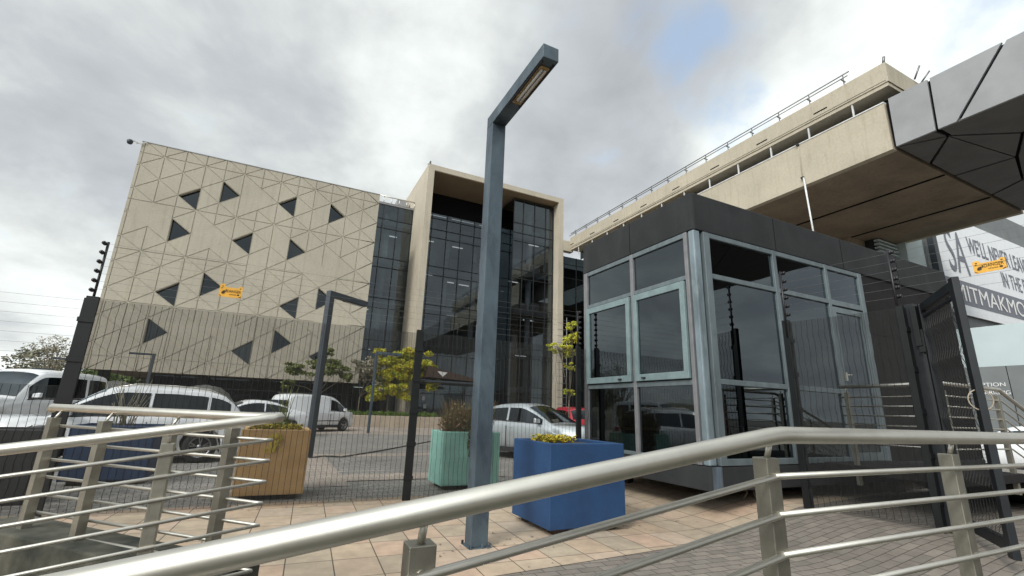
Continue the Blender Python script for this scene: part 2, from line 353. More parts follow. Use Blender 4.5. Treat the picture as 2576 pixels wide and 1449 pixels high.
def text(name, s, m, parent, origin, xdir, ydir, h, width=None, depth=.01, off=.004):
    """flat raised lettering: origin lower left, xdir along the line, ydir up"""
    cu = bpy.data.curves.new(name, 'FONT'); cu.body = s; cu.size = 1; cu.extrude = 0
    o = bpy.data.objects.new(name, cu); col.objects.link(o)
    bpy.context.view_layer.update()
    me = bpy.data.meshes.new_from_object(o.evaluated_get(bpy.context.evaluated_depsgraph_get()))
    bpy.data.objects.remove(o); bpy.data.curves.remove(cu)
    xs = [v.co.x for v in me.vertices]; ys = [v.co.y for v in me.vertices]
    x0, x1, y0, y1 = min(xs), max(xs), min(ys), max(ys)
    sy = h / .70; sx = sy if width is None else width / (x1 - x0)
    X = Vector(xdir).normalized(); Y = Vector(ydir).normalized(); Z = X.cross(Y)
    for v in me.vertices:
        p = Vector(origin) + X * ((v.co.x - x0) * sx) + Y * (v.co.y * sy) + Z * off; v.co = p
    me.materials.clear(); me.materials.append(M[m]); me.name = name
    o = bpy.data.objects.new(name, me); col.objects.link(o); o.parent = parent
    sd = o.modifiers.new('thick', 'SOLIDIFY'); sd.thickness = depth; sd.offset = 1
    return o

# ---------------------------------------------------------------- ground
def sstep(a, b_, x):
    t = max(0, min(1, (x - a) / (b_ - a))); return t * t * (3 - 2 * t)
def G(x, y):
    """the ground rises a little towards the gate on the right"""
    return .23 * sstep(4.9, 6.9, x) * (1 - sstep(9, 12, y))
def sheet(name, m, poly_fn, xs, ys, dz, mask=None):
    b_ = MB(); idx = {}
    for i in range(len(xs) - 1):
        for j in range(len(ys) - 1):
            cx, cy = (xs[i] + xs[i + 1]) / 2, (ys[j] + ys[j + 1]) / 2
            if mask and not mask(cx, cy): continue
            f = []
            for (a, c) in ((i, j), (i + 1, j), (i + 1, j + 1), (i, j + 1)):
                if (a, c) not in idx: idx[(a, c)] = len(b_.v); b_.v.append((xs[a], ys[c], G(xs[a], ys[c]) + dz))
                f.append(idx[(a, c)])
            b_.f.append(tuple(f)); b_.sm.append(True)
    return tag(b_.build(name, m, recalc=False), None, None, kind='structure')
def fr(a, b_, n): return [a + (b_ - a) * i / n for i in range(n + 1)]
xs = [-900, -300, -120, -60] + fr(-40, 0, 4) + fr(2, 4.5, 2) + fr(4.75, 7, 9) + [8, 10, 14, 20, 40, 80, 200, 900]
ys = [-900, -200, -60, -20] + fr(-10, 8, 6) + fr(9, 12, 6) + [16, 20, 30, 40, 60, 100, 200, 500, 1500]
sheet('ground', 'earth', None, xs, ys, -.03)
px = fr(-26, 4, 10) + fr(4.75, 7, 9) + [8, 12, 20, 34]
sheet('parking_lot', 'park', None, px, fr(7.9, 12.9, 10) + [16, 20, 26, 36], -.004)
sheet('parking_bay', 'park_pale', None, [-26, -10, 0, 4, 12, 20, 34], [24.6, 28, 32.8], .002)
# pale crossing strips laid in the parking lot
def flat(name, m, pts, dz):
    b_ = MB(); b_.quad(*[(x, y, G(x, y) + dz) for x, y in pts]); return tag(b_.build(name, m, recalc=False), None, None, kind='structure')
flat('footpath', 'park_pale', [(.55, 9.2), (1.36, 9.15), (1.36, 14.2), (.55, 14.2)], .004)
flat('footpath', 'park_pale', [(1.36, 9.7), (4.7, 9.7), (4.7, 10.6), (1.36, 10.6)], .005)
flat('footpath', 'park_pale', [(-8, 14.2), (4.7, 14.2), (4.7, 15.0), (-8, 15.0)], .004)
xs2 = fr(-8, 4.5, 10) + fr(4.75, 7, 9) + [8, 9.5, 12, 16]
def edge(x): return 3.9 + .062 * (x + 1) + (.02 * (x - 4) ** 1.4 if x > 4 else 0)
bt = MB(); bb = MB()
xx = fr(-8, 4.75, 20) + fr(5, 7, 8) + fr(7.5, 16, 10)
for i in range(len(xx) - 1):
    for (mb, lo, hi, dz, n) in ((bt, edge, lambda x: 7.9 if x < 4.8 else 9.0, .004, 8), (bb, lambda x: -14.0, edge, .0, 6)):
        for j in range(n):
            q = []
            for (x, t) in ((xx[i], j), (xx[i + 1], j), (xx[i + 1], j + 1), (xx[i], j + 1)):
                y = lo(x) + (hi(x) - lo(x)) * t / n; q.append((x, y, G(x, y) + dz))
            mb.quad(*q)
tag(bt.build('paving', 'tiles', recalc=False), None, None, kind='structure')
tag(bb.build('brick_paving', 'brick', recalc=False), None, None, kind='structure')
xq = [16, 24, 40]
sheet('road', 'park', None, xq, [-14, -4, 4, 9, 16, 36], -.002)

# ---------------------------------------------------------------- left building: patterned concrete box
YA = 36.0
AX0, AX1, AZ0, AZ1 = -10.75, 5.08, 2.95, 18.15
A = thing('office_building', 'beige concrete office block with grooved triangle pattern and small triangular windows', 'building', loc=(0, 0, 0))
LX0, LDX, LZ0, LDZ = -9.36, 1.2035, 3.76, 1.702
def node(j, k): return (LX0 + LDX * j, LZ0 + LDZ * k + (LDZ / 2 if j % 2 else 0))
wins = []
for (ax, az, d) in ((-8.15, 14.82, 'L'), (-2.1, 15.66, 'L'), (-4.5, 12.24, 'L'), (-8.15, 8.0, 'L'), (-.9, 8.0, 'L'), (-3.3, 4.6, 'L'), (1.5, 4.6, 'L'),
                    (-4.5, 15.66, 'R'), (2.68, 15.6, 'R'), (-6.95, 12.24, 'R'), (.3, 12.24, 'R'), (-4.5, 8.84, 'R'), (2.7, 8.84, 'R'), (-6.95, 5.45, 'R'), (.3, 5.45, 'R')):
    wins.append((round((ax - LX0) / LDX), az, d))
hl = [LZ0 + LDZ * 2 * k for k in range(5)]
rng = random.Random(11)
merged = set()
def ekey(a, c): return tuple(sorted(((round(a[0], 2), round(a[1], 2)), (round(c[0], 2), round(c[1], 2)))))
bigs = [(-9.4, 12.95, 1.25, .95), (-6.0, 12.0, 1.1, .95), (1.6, 11.3, 1.45, .95), (1.0, 15.2, .7, .8), (-3.6, 15.6, .7, .8), (2.6, 6.9, 1.5, .8), (-4.6, 6.2, 1.9, 1.0), (-2.9, 10.9, .4, .6), (-1.6, 12.7, .4, .4)]
def is_merged(a, c):
    mx_, mz_ = (a[0] + c[0]) / 2, (a[1] + c[1]) / 2
    for (x, z, rx, rz) in bigs:
        if ((mx_ - x) / rx) ** 2 + ((mz_ - z) / rz) ** 2 < 1: return True
    return False
def clip(poly, flags, f):
    """keep f(p)>=0; cut edge gets a groove flag given by f.flag"""
    out_p, out_f = [], []; n = len(poly)
    for i in range(n):
        a, c = poly[i], poly[(i + 1) % n]; fa, fc = f(a), f(c)
        if fa >= -1e-9:
            out_p.append(a); out_f.append(flags[i])
            if fc < -1e-9:
                t = fa / (fa - fc); out_p.append((a[0] + (c[0] - a[0]) * t, a[1] + (c[1] - a[1]) * t)); out_f.append(f.flag)
        elif fc >= -1e-9:
            t = fa / (fa - fc); q = (a[0] + (c[0] - a[0]) * t, a[1] + (c[1] - a[1]) * t)
            if fc > 1e-9: out_p.append(q); out_f.append(flags[i])
    # remove duplicate points
    p2, f2 = [], []
    for i in range(len(out_p)):
        a, c = out_p[i], out_p[(i + 1) % len(out_p)]
        if (a[0] - c[0]) ** 2 + (a[1] - c[1]) ** 2 > 1e-8: p2.append(a); f2.append(out_f[i])
    return p2, f2
class Half:
    def __init__(s, nx, nz, d, flag): s.nx, s.nz, s.d, s.flag = nx, nz, d, flag
    def __call__(s, p): return s.nx * p[0] + s.nz * p[1] - s.d
def area(p): return sum(p[i][0] * p[(i + 1) % len(p)][1] - p[(i + 1) % len(p)][0] * p[i][1] for i in range(len(p))) / 2
GW = .027
def inset(poly, flags):
    if area(poly) < 0: poly = poly[::-1]; flags = [flags[(len(flags) - 2 - i) % len(flags)] for i in range(len(flags))]
    n = len(poly); lines = []
    for i in range(n):
        a, c = poly[i], poly[(i + 1) % n]; dx, dz = c[0] - a[0], c[1] - a[1]; l = math.hypot(dx, dz); nx, nz = -dz / l, dx / l
        w = GW if flags[i] else -.002
        lines.append((nx, nz, nx * a[0] + nz * a[1] + w))
    o = []
    for i in range(n):
        a, c = lines[i - 1], lines[i]; det = a[0] * c[1] - a[1] * c[0]
        if abs(det) < .05: o.append((poly[i][0] + c[0] * GW * .5, poly[i][1] + c[1] * GW * .5)); continue
        o.append(((a[2] * c[1] - a[1] * c[2]) / det, (a[0] * c[2] - a[2] * c[0]) / det))
    return o
panels = MB(); holes = []
for j in range(-3, 14):
    for k in range(-3, 12):
        p0 = node(j, k); p1 = node(j, k + 1)
        for sgn in (-1, 1):
            ap = (p0[0] + sgn * LDX, (p0[1] + p1[1]) / 2)
            tri = [p0, p1, ap]
            wname = None
            for (wj, wz, d) in wins:
                # apex column wj at height wz
                if round((ap[0] - LX0) / LDX) == wj and abs(ap[1] - wz) < .3 and ((d == 'L') == (sgn == 1) if False else (d == 'L') == (sgn == -1)):
                    wname = d
            if wname: holes.append(tri); continue
            fl = [not is_merged(tri[0], tri[1]), not is_merged(tri[1], tri[2]), not is_merged(tri[2], tri[0])]
            polys = [(tri, fl)]
            for z in hl:
                if min(q[1] for q in tri) + .05 < z < max(q[1] for q in tri) - .05:
                    g = not is_merged((ap[0] - sgn * LDX * .6, z), (ap[0] - sgn * LDX * .6, z))
                    if abs(ap[1] - z) < .05:
                        polys = [clip(*polys[0], Half(0, 1, z, g)), clip(*polys[0], Half(0, -1, -z, g))]
            for pp, ff in polys:
                for h in (Half(1, 0, AX0, False), Half(-1, 0, -AX1, False), Half(0, 1, AZ0, False), Half(0, -1, -AZ1, False)):
                    if len(pp) >= 3: pp, ff = clip(pp, ff, h)
                if len(pp) < 3 or abs(area(pp)) < .004: continue
                q = inset(pp, ff)
                if area(q) < .003: continue
                panels.prism([(x, YA + .012, z) for x, z in q], (0, .033, 0))
panels.build('wall_panel', 'conc', A)
# body behind the panels, with the window openings left open (built as strips between lattice columns)
def in_hole(x, z):
    for t in holes:
        s_ = 0; ok = True; sg = None
        for i in range(3):
            a, c = t[i], t[(i + 1) % 3]; cr_ = (c[0] - a[0]) * (z - a[1]) - (c[1] - a[1]) * (x - a[0])
            if sg is None: sg = cr_ > 0
            elif (cr_ > 0) != sg: ok = False
        if ok: return True
    return False
back = MB()
for j in range(-3, 14):
    for k in range(-3, 12):
        p0 = node(j, k); p1 = node(j, k + 1)
        for sgn in (-1, 1):
            ap = (p0[0] + sgn * LDX, (p0[1] + p1[1]) / 2); tri = [p0, p1, ap]
            if any(t == tri for t in holes): continue
            pp, ff = tri, [0, 0, 0]
            for h in (Half(1, 0, AX0 + .003, False), Half(-1, 0, -AX1 + .003, False), Half(0, 1, AZ0 + .003, False), Half(0, -1, -AZ1 + .003, False)):
                if len(pp) >= 3: pp, ff = clip(pp, ff, h)
            if len(pp) >= 3 and abs(area(pp)) > .003: back.quad(*[(x, YA + .045, z) for x, z in pp])
back.build('wall_backing', 'conc', A)
bd = MB(); bd.box(AX0, AX0 + .3, YA + .05, YA + 14, AZ0, AZ1); bd.box(AX1 - .3, AX1, YA + .05, YA + 14, AZ0, AZ1)
bd.box(AX0 + .3, AX1 - .3, YA + 13.7, YA + 14, AZ0, AZ1); each(bd, 'side_wall', 'conc', A)
box('roof', 'conc', A, AX0 + .3, AX1 - .3, YA + .05, YA + 13.7, AZ1 - .3, AZ1 - .06)
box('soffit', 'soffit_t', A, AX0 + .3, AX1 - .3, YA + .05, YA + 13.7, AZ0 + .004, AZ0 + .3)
box('parapet_capping', 'grey_panel', A, AX0 - .02, AX1 + .02, YA - .02, YA + .3, AZ1 + .002, AZ1 + .05)
cc = MB(); cc.box(AX0 + .3, AX1 - .3, YA + 2.2, YA + 2.3, AZ0 + .3, AZ1 - .3); cc.build('inner_wall', 'inner_dark', A)
for i, t in enumerate(holes):
    w = MB(); cx = sum(p[0] for p in t) / 3; cz = sum(p[1] for p in t) / 3
    tt = [(cx + (x - cx) * .97, cz + (z - cz) * .97) for x, z in t]
    w.quad(*[(x, YA + .30, z) for x, z in t]); wo = w.build('window', 'tri_glass', A, recalc=False)
    rv = MB()
    for a in range(3):
        p, q = tt[a], tt[(a + 1) % 3]; p2, q2 = t[a], t[(a + 1) % 3]
        rv.hexa([(p[0], YA + .02, p[1]), (q[0], YA + .02, q[1]), (q2[0], YA + .02, q2[1]), (p2[0], YA + .02, p2[1]), (p[0], YA + .32, p[1]), (q[0], YA + .32, q[1]), (q2[0], YA + .32, q2[1]), (p2[0], YA + .32, p2[1])])
    rv.build('reveal', 'conc', wo)
    if i % 4 == 1:
        lt = MB(); lt.box(cx - .35, cx + .15, YA + .55, YA + 1.1, cz - .28, cz - .15); lt.build('roller_blind', 'plastic_white', wo)
# recessed dark base glazing
bg = MB(); bg.box(-7.6, AX1 - .05, YA + 2.0, YA + 2.05, 0, AZ0); bg.build('base_glazing', 'dark_glass', A)
bi = MB(); bi.box(-7.6, AX1, YA + 4, YA + 4.1, 0, AZ0); bi.box(-7.7, -7.62, YA + 2, YA + 12, 0, AZ0); bi.build('base_wall', 'inner_dark', A)
bm_ = MB()
for i in range(12): bm_.box(-7.6 + i * 1.15, -7.54 + i * 1.15, YA + 1.93, YA + 1.995, 0, AZ0)
bm_.box(-7.6, 5, YA + 1.92, YA + 1.99, 2.1, 2.2); each(bm_, 'base_mullion', 'mull', A)
colb = MB()
for x in (-10.2, -5, 0, 4.2): colb.box(x, x + .5, YA + 1.0, YA + 1.5, 0, AZ0)
each(colb, 'pillar', 'clad2', A)
# security camera on the top corner
sc = thing('security_camera', 'small dome security camera on bracket at the top left corner of the patterned block', 'camera', loc=(AX0, YA, 17.9))
b_ = MB(); b_.bar((.0, -.05, 0), (-.55, -.15, .12), .06, .06); b_.bar((.25, -.05, .2), (-.3, -.08, -.05), .04, .04); b_.build('bracket', 'plastic_white', sc)
b_ = MB(); b_.lathe([(0.001, -.30), (.12, -.27), (.17, -.16), (.17, -.04), (.10, .03), (.001, .05)], (-.6, -.15, .08)); b_.build('dome', 'lamp_dark', sc)

# ---------------------------------------------------------------- recessed glazed link between block and tower
def glazing(parent, x0, x1, y, z0, z1, xs_, zs_, gm, fw_=.06, face=-1, name='glass_wall', d=.05):
    g = MB(); g.quad((x0, y, z0), (x1, y, z0), (x1, y, z1), (x0, y, z1)); g.build(name, gm, parent, recalc=False)
    f = MB()
    for x in xs_: f.box(x - fw_ / 2, x + fw_ / 2, y - .07, y - .01, z0, z1)
    each(f, 'mullion', 'mull', parent)
    f = MB()
    for z in zs_: f.box(x0, x1, y - .06, y - .012, z - fw_ / 2, z + fw_ / 2)
    each(f, 'transom', 'mull', parent)
def interior(parent, x0, x1, y, depth, z0, z1, floors, colx, seed=1, lights=True):
    b_ = MB(); b_.box(x0, x1, y + depth, y + depth + .2, z0, z1); b_.build('back_wall', 'inner', parent)
    s_ = MB()
    for z in floors: s_.box(x0 + .02, x1 - .02, y + .25, y + depth, z - .45, z)
    each(s_, 'floor_slab', 'slab', parent)
    c_ = MB()
    for x in colx:
        c_.tube([(x, y + 1.6, z0), (x, y + 1.6, z1 - .1)], .28, 14)
    each(c_, 'inner_column', 'col_white', parent)
    rg = random.Random(seed); l_ = MB()
    for z in floors:
        for i in range(int((x1 - x0) / 1.6)):
            if rg.random() < .35:
                x = x0 + .5 + i * 1.6 + rg.random() * .6; yy = y + .8 + rg.random() * 2.2; l_.box(x, x + 1.1, yy, yy + .09, z - .56, z - .50)
    each(l_, 'tube_light', 'tube_lit', parent)
    fm = MB()
    for z in floors[1:]:
        for i in range(int((x1 - x0) / 1.1)):
            if rg.random() < .6:
                x = x0 + .3 + i * 1.1; h = .7 + rg.random() * .7; fm.box(x, x + .5 + rg.random() * .4, y + .7, y + 1.2, z + .01, z + h)
    each(fm, 'furniture', 'slab', parent)
m = bpy.data.materials.new('tube_lit'); m.use_nodes = True; pb = m.node_tree.nodes['Principled BSDF']
pb.inputs['Base Color'].default_value = (.9, .9, .9, 1); pb.inputs['Emission Color'].default_value = (1, .98, .92, 1); pb.inputs['Emission Strength'].default_value = .9; M['tube_lit'] = m
FL = [3.4, 6.8, 10.5, 14.2, 17.9]
Lb = thing('glazed_link', 'recessed dark glass link between the patterned block and the tall concrete tower', 'building')
LX1, LX2 = 5.12, 8.9
glazing(Lb, LX1 - .6, LX2, 40.3, 0, 19.3, fr(LX1 - .3, LX2 - .1, 3), [z for f in FL for z in (f, f - .9)], 'facade_glass')
interior(Lb, LX1 - .6, LX2, 40.3, 5, 0, 19.2, FL, (6.9,), 3)
box('roof', 'grey_panel', Lb, LX1 - .6, LX2, 40.2, 46, 19.3, 19.5)
rl = MB(); rl.tube([(LX1 + .1, 39.9, 19.95), (LX2 - .05, 39.9, 19.95)], .05)
for i in range(6): rl.tube([(LX1 + .2 + i * .7, 39.9, 19.3), (LX1 + .2 + i * .7, 39.9, 19.95)], .03)
rl.build('roof_rail', 'steel', Lb)
pl = MB(); pl.box(7.6, 8.7, 42, 44, 19.5, 20.9); pl.build('roof_plant', 'grey_panel', Lb)

# ---------------------------------------------------------------- tower: concrete portal with glass
TY = 36.0
T = thing('tower_building', 'tall glazed office tower inside a beige concrete portal frame', 'building')
TX0, TX1, TZ = 8.9, 22.85, 22.15
pf = MB(); pf.box(TX0, TX0 + .55, TY, TY + 9.5, 0, TZ); pf.box(TX1 - .55, TX1, TY, TY + 9.5, 0, TZ); each(pf, 'portal_side', 'conc_tower', T)
box('portal_roof', 'conc_tower', T, TX0 + .55, TX1 - .55, TY, TY + 9.5, TZ - .5, TZ - .003)
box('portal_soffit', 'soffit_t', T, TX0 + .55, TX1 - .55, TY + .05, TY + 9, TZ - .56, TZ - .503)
gx0 = TX0 + .55
glazing(T, gx0, 17.8, TY + 4.3, 0, TZ - .56, [gx0 + .35, 10.75, 12.25, 13.65, 15.1, 16.5], [z for f in FL for z in (f, f - .85)] + [19.0, 21.4], 'tower_glass')
glazing(T, 17.8, TX1 - .6, TY + .95, 0, 21.3, [17.8, 18.85, 20.1, 21.35, 22.2], [z for f in FL for z in (f, f - .85)] + [18.9], 'tower_glass')
g = MB(); g.quad((17.8, TY + .95, 0), (17.8, TY + 4.3, 0), (17.8, TY + 4.3, 21.3), (17.8, TY + .95, 21.3)); g.build('side_glass', 'dark_glass', T, recalc=False)
box('bay_roof', 'mull', T, 17.8, TX1 - .6, TY + .95, TY + 4.3, 21.3, 21.36)
interior(T, gx0, 17.75, TY + 4.3, 4.8, 0, 21.4, FL, (12.9, 15.9), 5)
interior(T, 17.85, TX1 - .6, TY + .95, 7, 0, 21.2, FL, (20.4,), 9)
dk = MB(); dk.box(gx0, 17.8, TY + 4.22, TY + 4.29, 19.55, 21.55); dk.build('soffit_reflection', 'black', T)  # black strip standing in for the soffit mirrored in the top panes
# brown slatted entrance canopy
cn = MB(); cn.prism([(9.5, 33.2, 3.55), (14.6, 33.2, 3.35), (9.5, 33.2, 4.35)], (0, 2.7, 0))
M['canopy'] = mat('brown_slats', (.055, .032, .022), .7, var=.35, vs=6, streak=12)
cn.build('entrance_canopy', 'canopy', T)
eb = MB(); eb.box(9.5, 14.6, 33.2, 35.9, 3.2, 3.33); eb.build('canopy_beam', 'lamp_dark', T)
vt = MB(); vt.prism([(10.2, 33.17, 4.0), (11.0, 33.17, 3.95), (10.62, 33.17, 3.62)], (0, .02, 0)); vt.build('canopy_emblem', 'plastic_white', T)
pb_ = MB()
for (x, z) in ((9.6, 1.9), (11.1, 2.0), (11.3, 1.3)): pb_.box(x, x + .3, TY + 4.18, TY + 4.2, z, z + .35)
each(pb_, 'door_notice', 'plastic_white', T)
bd_ = thing('pigeon', 'small dark bird perched on the left top corner of the tower', 'bird', loc=(9.05, TY + .2, TZ + .003))
b_ = MB(); b_.lathe([(.001, 0), (.05, .02), (.09, .1), (.10, .18), (.05, .27), (.045, .31), (.05, .36), (.001, .40)], (0, 0, 0), n=10); b_.bar((0, 0, .1), (-.22, .02, .02), .07, .04); b_.bar((.03, 0, .34), (.12, 0, .33), .02, .02)
b_.build('body', 'lamp_dark', bd_)

# ---------------------------------------------------------------- dark recess right of the tower and the long bridge wing
Rk = thing('rear_wing', 'dark glazed rear wing seen between the tower and the guard booth', 'building')
glazing(Rk, 22.86, 37, 36.8, 0, 16.4, fr(23.4, 36.6, 9), [3.4, 6.8, 10.5, 14.2, 15.6], 'dark_glass')
box('back_wall', 'inner_dark', Rk, 22.9, 37, 40, 40.2, 0, 16.4)
box('floor_slab', 'slab', Rk, 22.9, 37, 37, 40, 13.3, 13.6)

BX, BZ0, BZ1 = 23.65, 13.6, 16.05
B = thing('bridge_building', 'long beige concrete wing raised overhead with a window band, roof rail and brown underside', 'building')
bm2 = MB(); bm2.box(BX, BX + .35, 9.2, 27, BZ0, BZ1); bm2.box(37.4, 37.75, 9.2, 27, BZ0, BZ1); each(bm2, 'beam', 'conc_bridge', B)
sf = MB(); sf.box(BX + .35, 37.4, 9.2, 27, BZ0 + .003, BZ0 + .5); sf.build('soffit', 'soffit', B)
sm = MB()
for x in (28.4, 33.4): sm.box(x - .05, x + .05, 9.2, 27, BZ0 - .05, BZ0 + .0)
each(sm, 'soffit_joint', 'black', B)
box('parapet', 'conc_bridge', B, BX, BX + 4.6, 8.85, 36, 17.05, 18.1)
box('parapet_underside', 'conc_bridge', B, BX + .05, BX + 5, 8.9, 36, 16.85, 17.047)
box('cornice_line', 'groove', B, BX - .012, BX - .002, 8.95, 36, 17.13, 17.16)
wb = MB(); wb.quad((BX + 1.2, 9.2, BZ1), (BX + 1.2, 36, BZ1), (BX + 1.2, 36, 16.85), (BX + 1.2, 9.2, 16.85)); wb.build('window_band', 'dark_glass', B, recalc=False)
box('band_back', 'inner_dark', B, BX + 2.4, BX + 2.6, 9.2, 36, BZ0 + .5, 16.85)
mu = MB()
for i in range(12): mu.box(BX + .1, BX + .17, 10.5 + i * 2.2, 10.57 + i * 2.2, BZ1, 16.85)
each(mu, 'window_post', 'col_white', B)
fl_ = MB(); fl_.box(BX - .03, BX + .38, 9.2, 20.6, BZ1 + .002, BZ1 + .06); fl_.build('sill_flashing', 'plastic_white', B)
sl = MB()
for i in range(8): sl.box(BX - .006, BX + .03, 11.6 + i * 3.4, 12.3 + i * 3.4, 17.33, 17.41)
each(sl, 'drain_slot', 'black', B)
rl = MB(); rl.tube([(BX + .1, 10.4, 18.75), (BX + .1, 36, 18.6)], .035, 6); rl.tube([(BX - .1, 10.4, 18.42), (BX - .1, 36, 18.3)], .028, 6)
for i in range(15): rl.bar((BX - .1, 10.7 + i * 1.75, 18.38), (BX + .25, 10.7 + i * 1.75, 18.38), .05, .05); rl.bar((BX + .1, 10.7 + i * 1.75, 18.1), (BX + .1, 10.7 + i * 1.75, 18.72), .04, .04)
rl.build('roof_rail', 'wire', B)
st_ = MB(); st_.box(22.86, BX + .35, 36.0, 36.6, 16.7, 17.75); st_.build('tower_stub', 'conc_bridge', B)
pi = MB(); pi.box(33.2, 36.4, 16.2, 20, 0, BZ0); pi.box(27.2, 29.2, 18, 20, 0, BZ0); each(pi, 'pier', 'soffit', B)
kn = MB(); kn.tube([(BX + 2.6, 8.8, 18.1), (BX + 2.6, 8.5, 18.7)], .04, 6); kn.tube([(BX + 3.2, 8.8, 18.1), (BX + 3.3, 8.4, 18.6)], .04, 6); kn.tube([(BX + .2, 9, 18.1), (BX + .15, 8.9, 18.5)], .06, 6); each(kn, 'roof_fitting', 'wire', B)
dp = thing('drain_pipe', 'thin white pipe hanging from the bridge beam down behind the booth roof', 'pipe', loc=(BX - .09, 13.3, 0))
b_ = MB(); b_.tube([(0.05, 0, 16.1), (0.05, 0, 13.95)], .018, 8); b_.build('conduit', 'conc_bridge', dp); b_ = MB(); b_.tube([(-.03, -.1, 13.98), (0, -.25, 8.5)], .045, 8); b_.build('pipe', 'plastic_white', dp)
b_ = MB(); b_.box(-.05, .09, -.09, .05, 13.97, 14.07); b_.box(-.05, .09, -.06, .06, 16.0, 16.1); b_.build('clamp', 'cartrim', dp)

# grey faceted metal canopy continuing the bridge towards the camera
K = thing('canopy_structure', 'grey metal panelled canopy with diagonal joints at the end of the raised wing', 'canopy')
CZ0, CZ1 = 13.63, 16.13
def panel_yz(pts, x=BX - .04, d=.12):
    b_ = MB(); b_.prism([(x, y, z) for y, z in pts], (d, 0, 0)); return b_
p1 = [(9.05, CZ0), (7.62, CZ0), (7.52, CZ1), (9.0, CZ1)]
p2 = [(7.52, CZ0), (6.92, CZ0), (5.10, CZ1), (7.42, CZ1)]
p3 = [(6.78, CZ0), (2.2, CZ0), (2.2, CZ1), (4.96, CZ1)]
p4 = [(2.1, CZ0), (-24, CZ0), (-24, CZ1), (2.1, CZ1)]
for p in (p1, p2, p3, p4): panel_yz(p).build('face_panel', 'grey_panel', K, bevel=.01)
box('core', 'black', K, BX + .09, 37.6, -24, 9.15, CZ0 + .15, CZ1 - .05)
# underside facets between black joints
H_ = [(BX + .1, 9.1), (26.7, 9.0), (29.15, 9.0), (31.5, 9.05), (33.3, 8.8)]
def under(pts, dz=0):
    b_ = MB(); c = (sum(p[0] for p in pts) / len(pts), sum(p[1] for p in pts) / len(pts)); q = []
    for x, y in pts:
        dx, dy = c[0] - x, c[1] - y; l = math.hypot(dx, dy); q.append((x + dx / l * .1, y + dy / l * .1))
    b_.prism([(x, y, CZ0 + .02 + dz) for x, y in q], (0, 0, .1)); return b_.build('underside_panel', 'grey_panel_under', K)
P0 = (24.65, 7.56)
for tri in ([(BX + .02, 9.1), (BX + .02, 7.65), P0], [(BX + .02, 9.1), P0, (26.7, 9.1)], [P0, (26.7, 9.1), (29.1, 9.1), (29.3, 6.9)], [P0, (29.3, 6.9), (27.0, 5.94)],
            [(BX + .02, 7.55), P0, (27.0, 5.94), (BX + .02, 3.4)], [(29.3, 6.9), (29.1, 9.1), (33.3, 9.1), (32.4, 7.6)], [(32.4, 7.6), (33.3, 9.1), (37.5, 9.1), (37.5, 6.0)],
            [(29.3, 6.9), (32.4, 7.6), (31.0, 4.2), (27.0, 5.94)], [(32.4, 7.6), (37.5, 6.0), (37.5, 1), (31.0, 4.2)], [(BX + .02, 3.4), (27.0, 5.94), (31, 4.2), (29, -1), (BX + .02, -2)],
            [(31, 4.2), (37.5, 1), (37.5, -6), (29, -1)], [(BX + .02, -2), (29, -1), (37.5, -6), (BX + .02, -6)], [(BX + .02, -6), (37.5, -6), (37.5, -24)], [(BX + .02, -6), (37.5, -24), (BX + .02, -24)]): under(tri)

# ---------------------------------------------------------------- building with the big banner
Sg = thing('showroom_building', 'grey clad showroom behind the gate under the raised wing', 'building')
KS = 1.45
def kz(z): return 1.4 + (z - 1.4) * KS
box('wall', 'greywall', Sg, 27.5 * KS, 70, 10.2 * KS, 24, 0, 19.5)
box('side_cladding', 'lightwall', Sg, 25.8 * KS, 27.5 * KS - .003, 10.3 * KS, 24, 0, 19)
box('corner_post', 'lamp_dark', Sg, 27.75 * KS, 28.15 * KS, 9.95 * KS, 10.2 * KS - .003, kz(6.4), kz(12.2))
lv = MB()
for i in range(16): lv.box(24.1 * KS, 25.75 * KS, 10.6 * KS, 10.8 * KS, 11.3 + i * .26, 11.42 + i * .26)
each(lv, 'louvre', 'lightwall', Sg); box('louvre_back', 'clad', Sg, 24.1 * KS, 25.8 * KS - .003, 10.82 * KS, 24, 0, 16)
Sb = thing('banner', 'large white printed banner with grey slogan lettering on the showroom wall', 'banner')
yb = 10.05 * KS
box('sheet', 'signwhite', Sb, 28.35 * KS, 68, yb, yb + .1, kz(6.72), kz(12.12)); box('dark_band', 'signgrey', Sb, 28.35 * KS, 68, yb - .02, yb - .003, kz(7.25), kz(8.51))
text('lettering', 'SA', 'signgrey', Sb, (29.25 * KS, yb - .02, kz(8.95)), (1, 0, 0), (0, 0, 1), 2.35 * KS, 2.1 * KS)
text('lettering', "WE'LL NEVER LEAVE YOU", 'signgrey', Sb, (31.75 * KS, yb - .02, kz(10.3)), (1, 0, 0), (0, 0, 1), .95 * KS, 9.6 * KS)
text('lettering', 'IN THE DARK', 'signgrey', Sb, (35.2 * KS, yb - .02, kz(8.95)), (1, 0, 0), (0, 0, 1), .90 * KS, 4.9 * KS)
text('lettering', 'SMITMAKMOTORS', 'text_white', Sb, (28.45 * KS, yb - .04, kz(7.45)), (1, 0, 0), (0, 0, 1), .86 * KS, 12.7 * KS)
Wl = thing('boundary_wall', 'two tone pale blue and grey wall below the banner with reception lettering', 'wall')
box('wall_top', 'lightwall', Wl, 26, 26.3, 1, 9.9, 3.8, 5.45); box('wall_base', 'greywall', Wl, 25.95, 26.3, 1, 9.9, 0, 3.797)
text('lettering', 'RECEPTION', 'text_white', Wl, (25.94, 9.32, 3.0), (0, -1, 0), (0, 0, 1), .15, 1.28)
text('lettering', 'CUSTOMER PARKING', 'text_white', Wl, (25.94, 10.0, 2.68), (0, -1, 0), (0, 0, 1), .15, 2.05)
box('wall_joint', 'black', Wl, 25.94, 25.948, 7.9, 7.92, 0, 3.79)

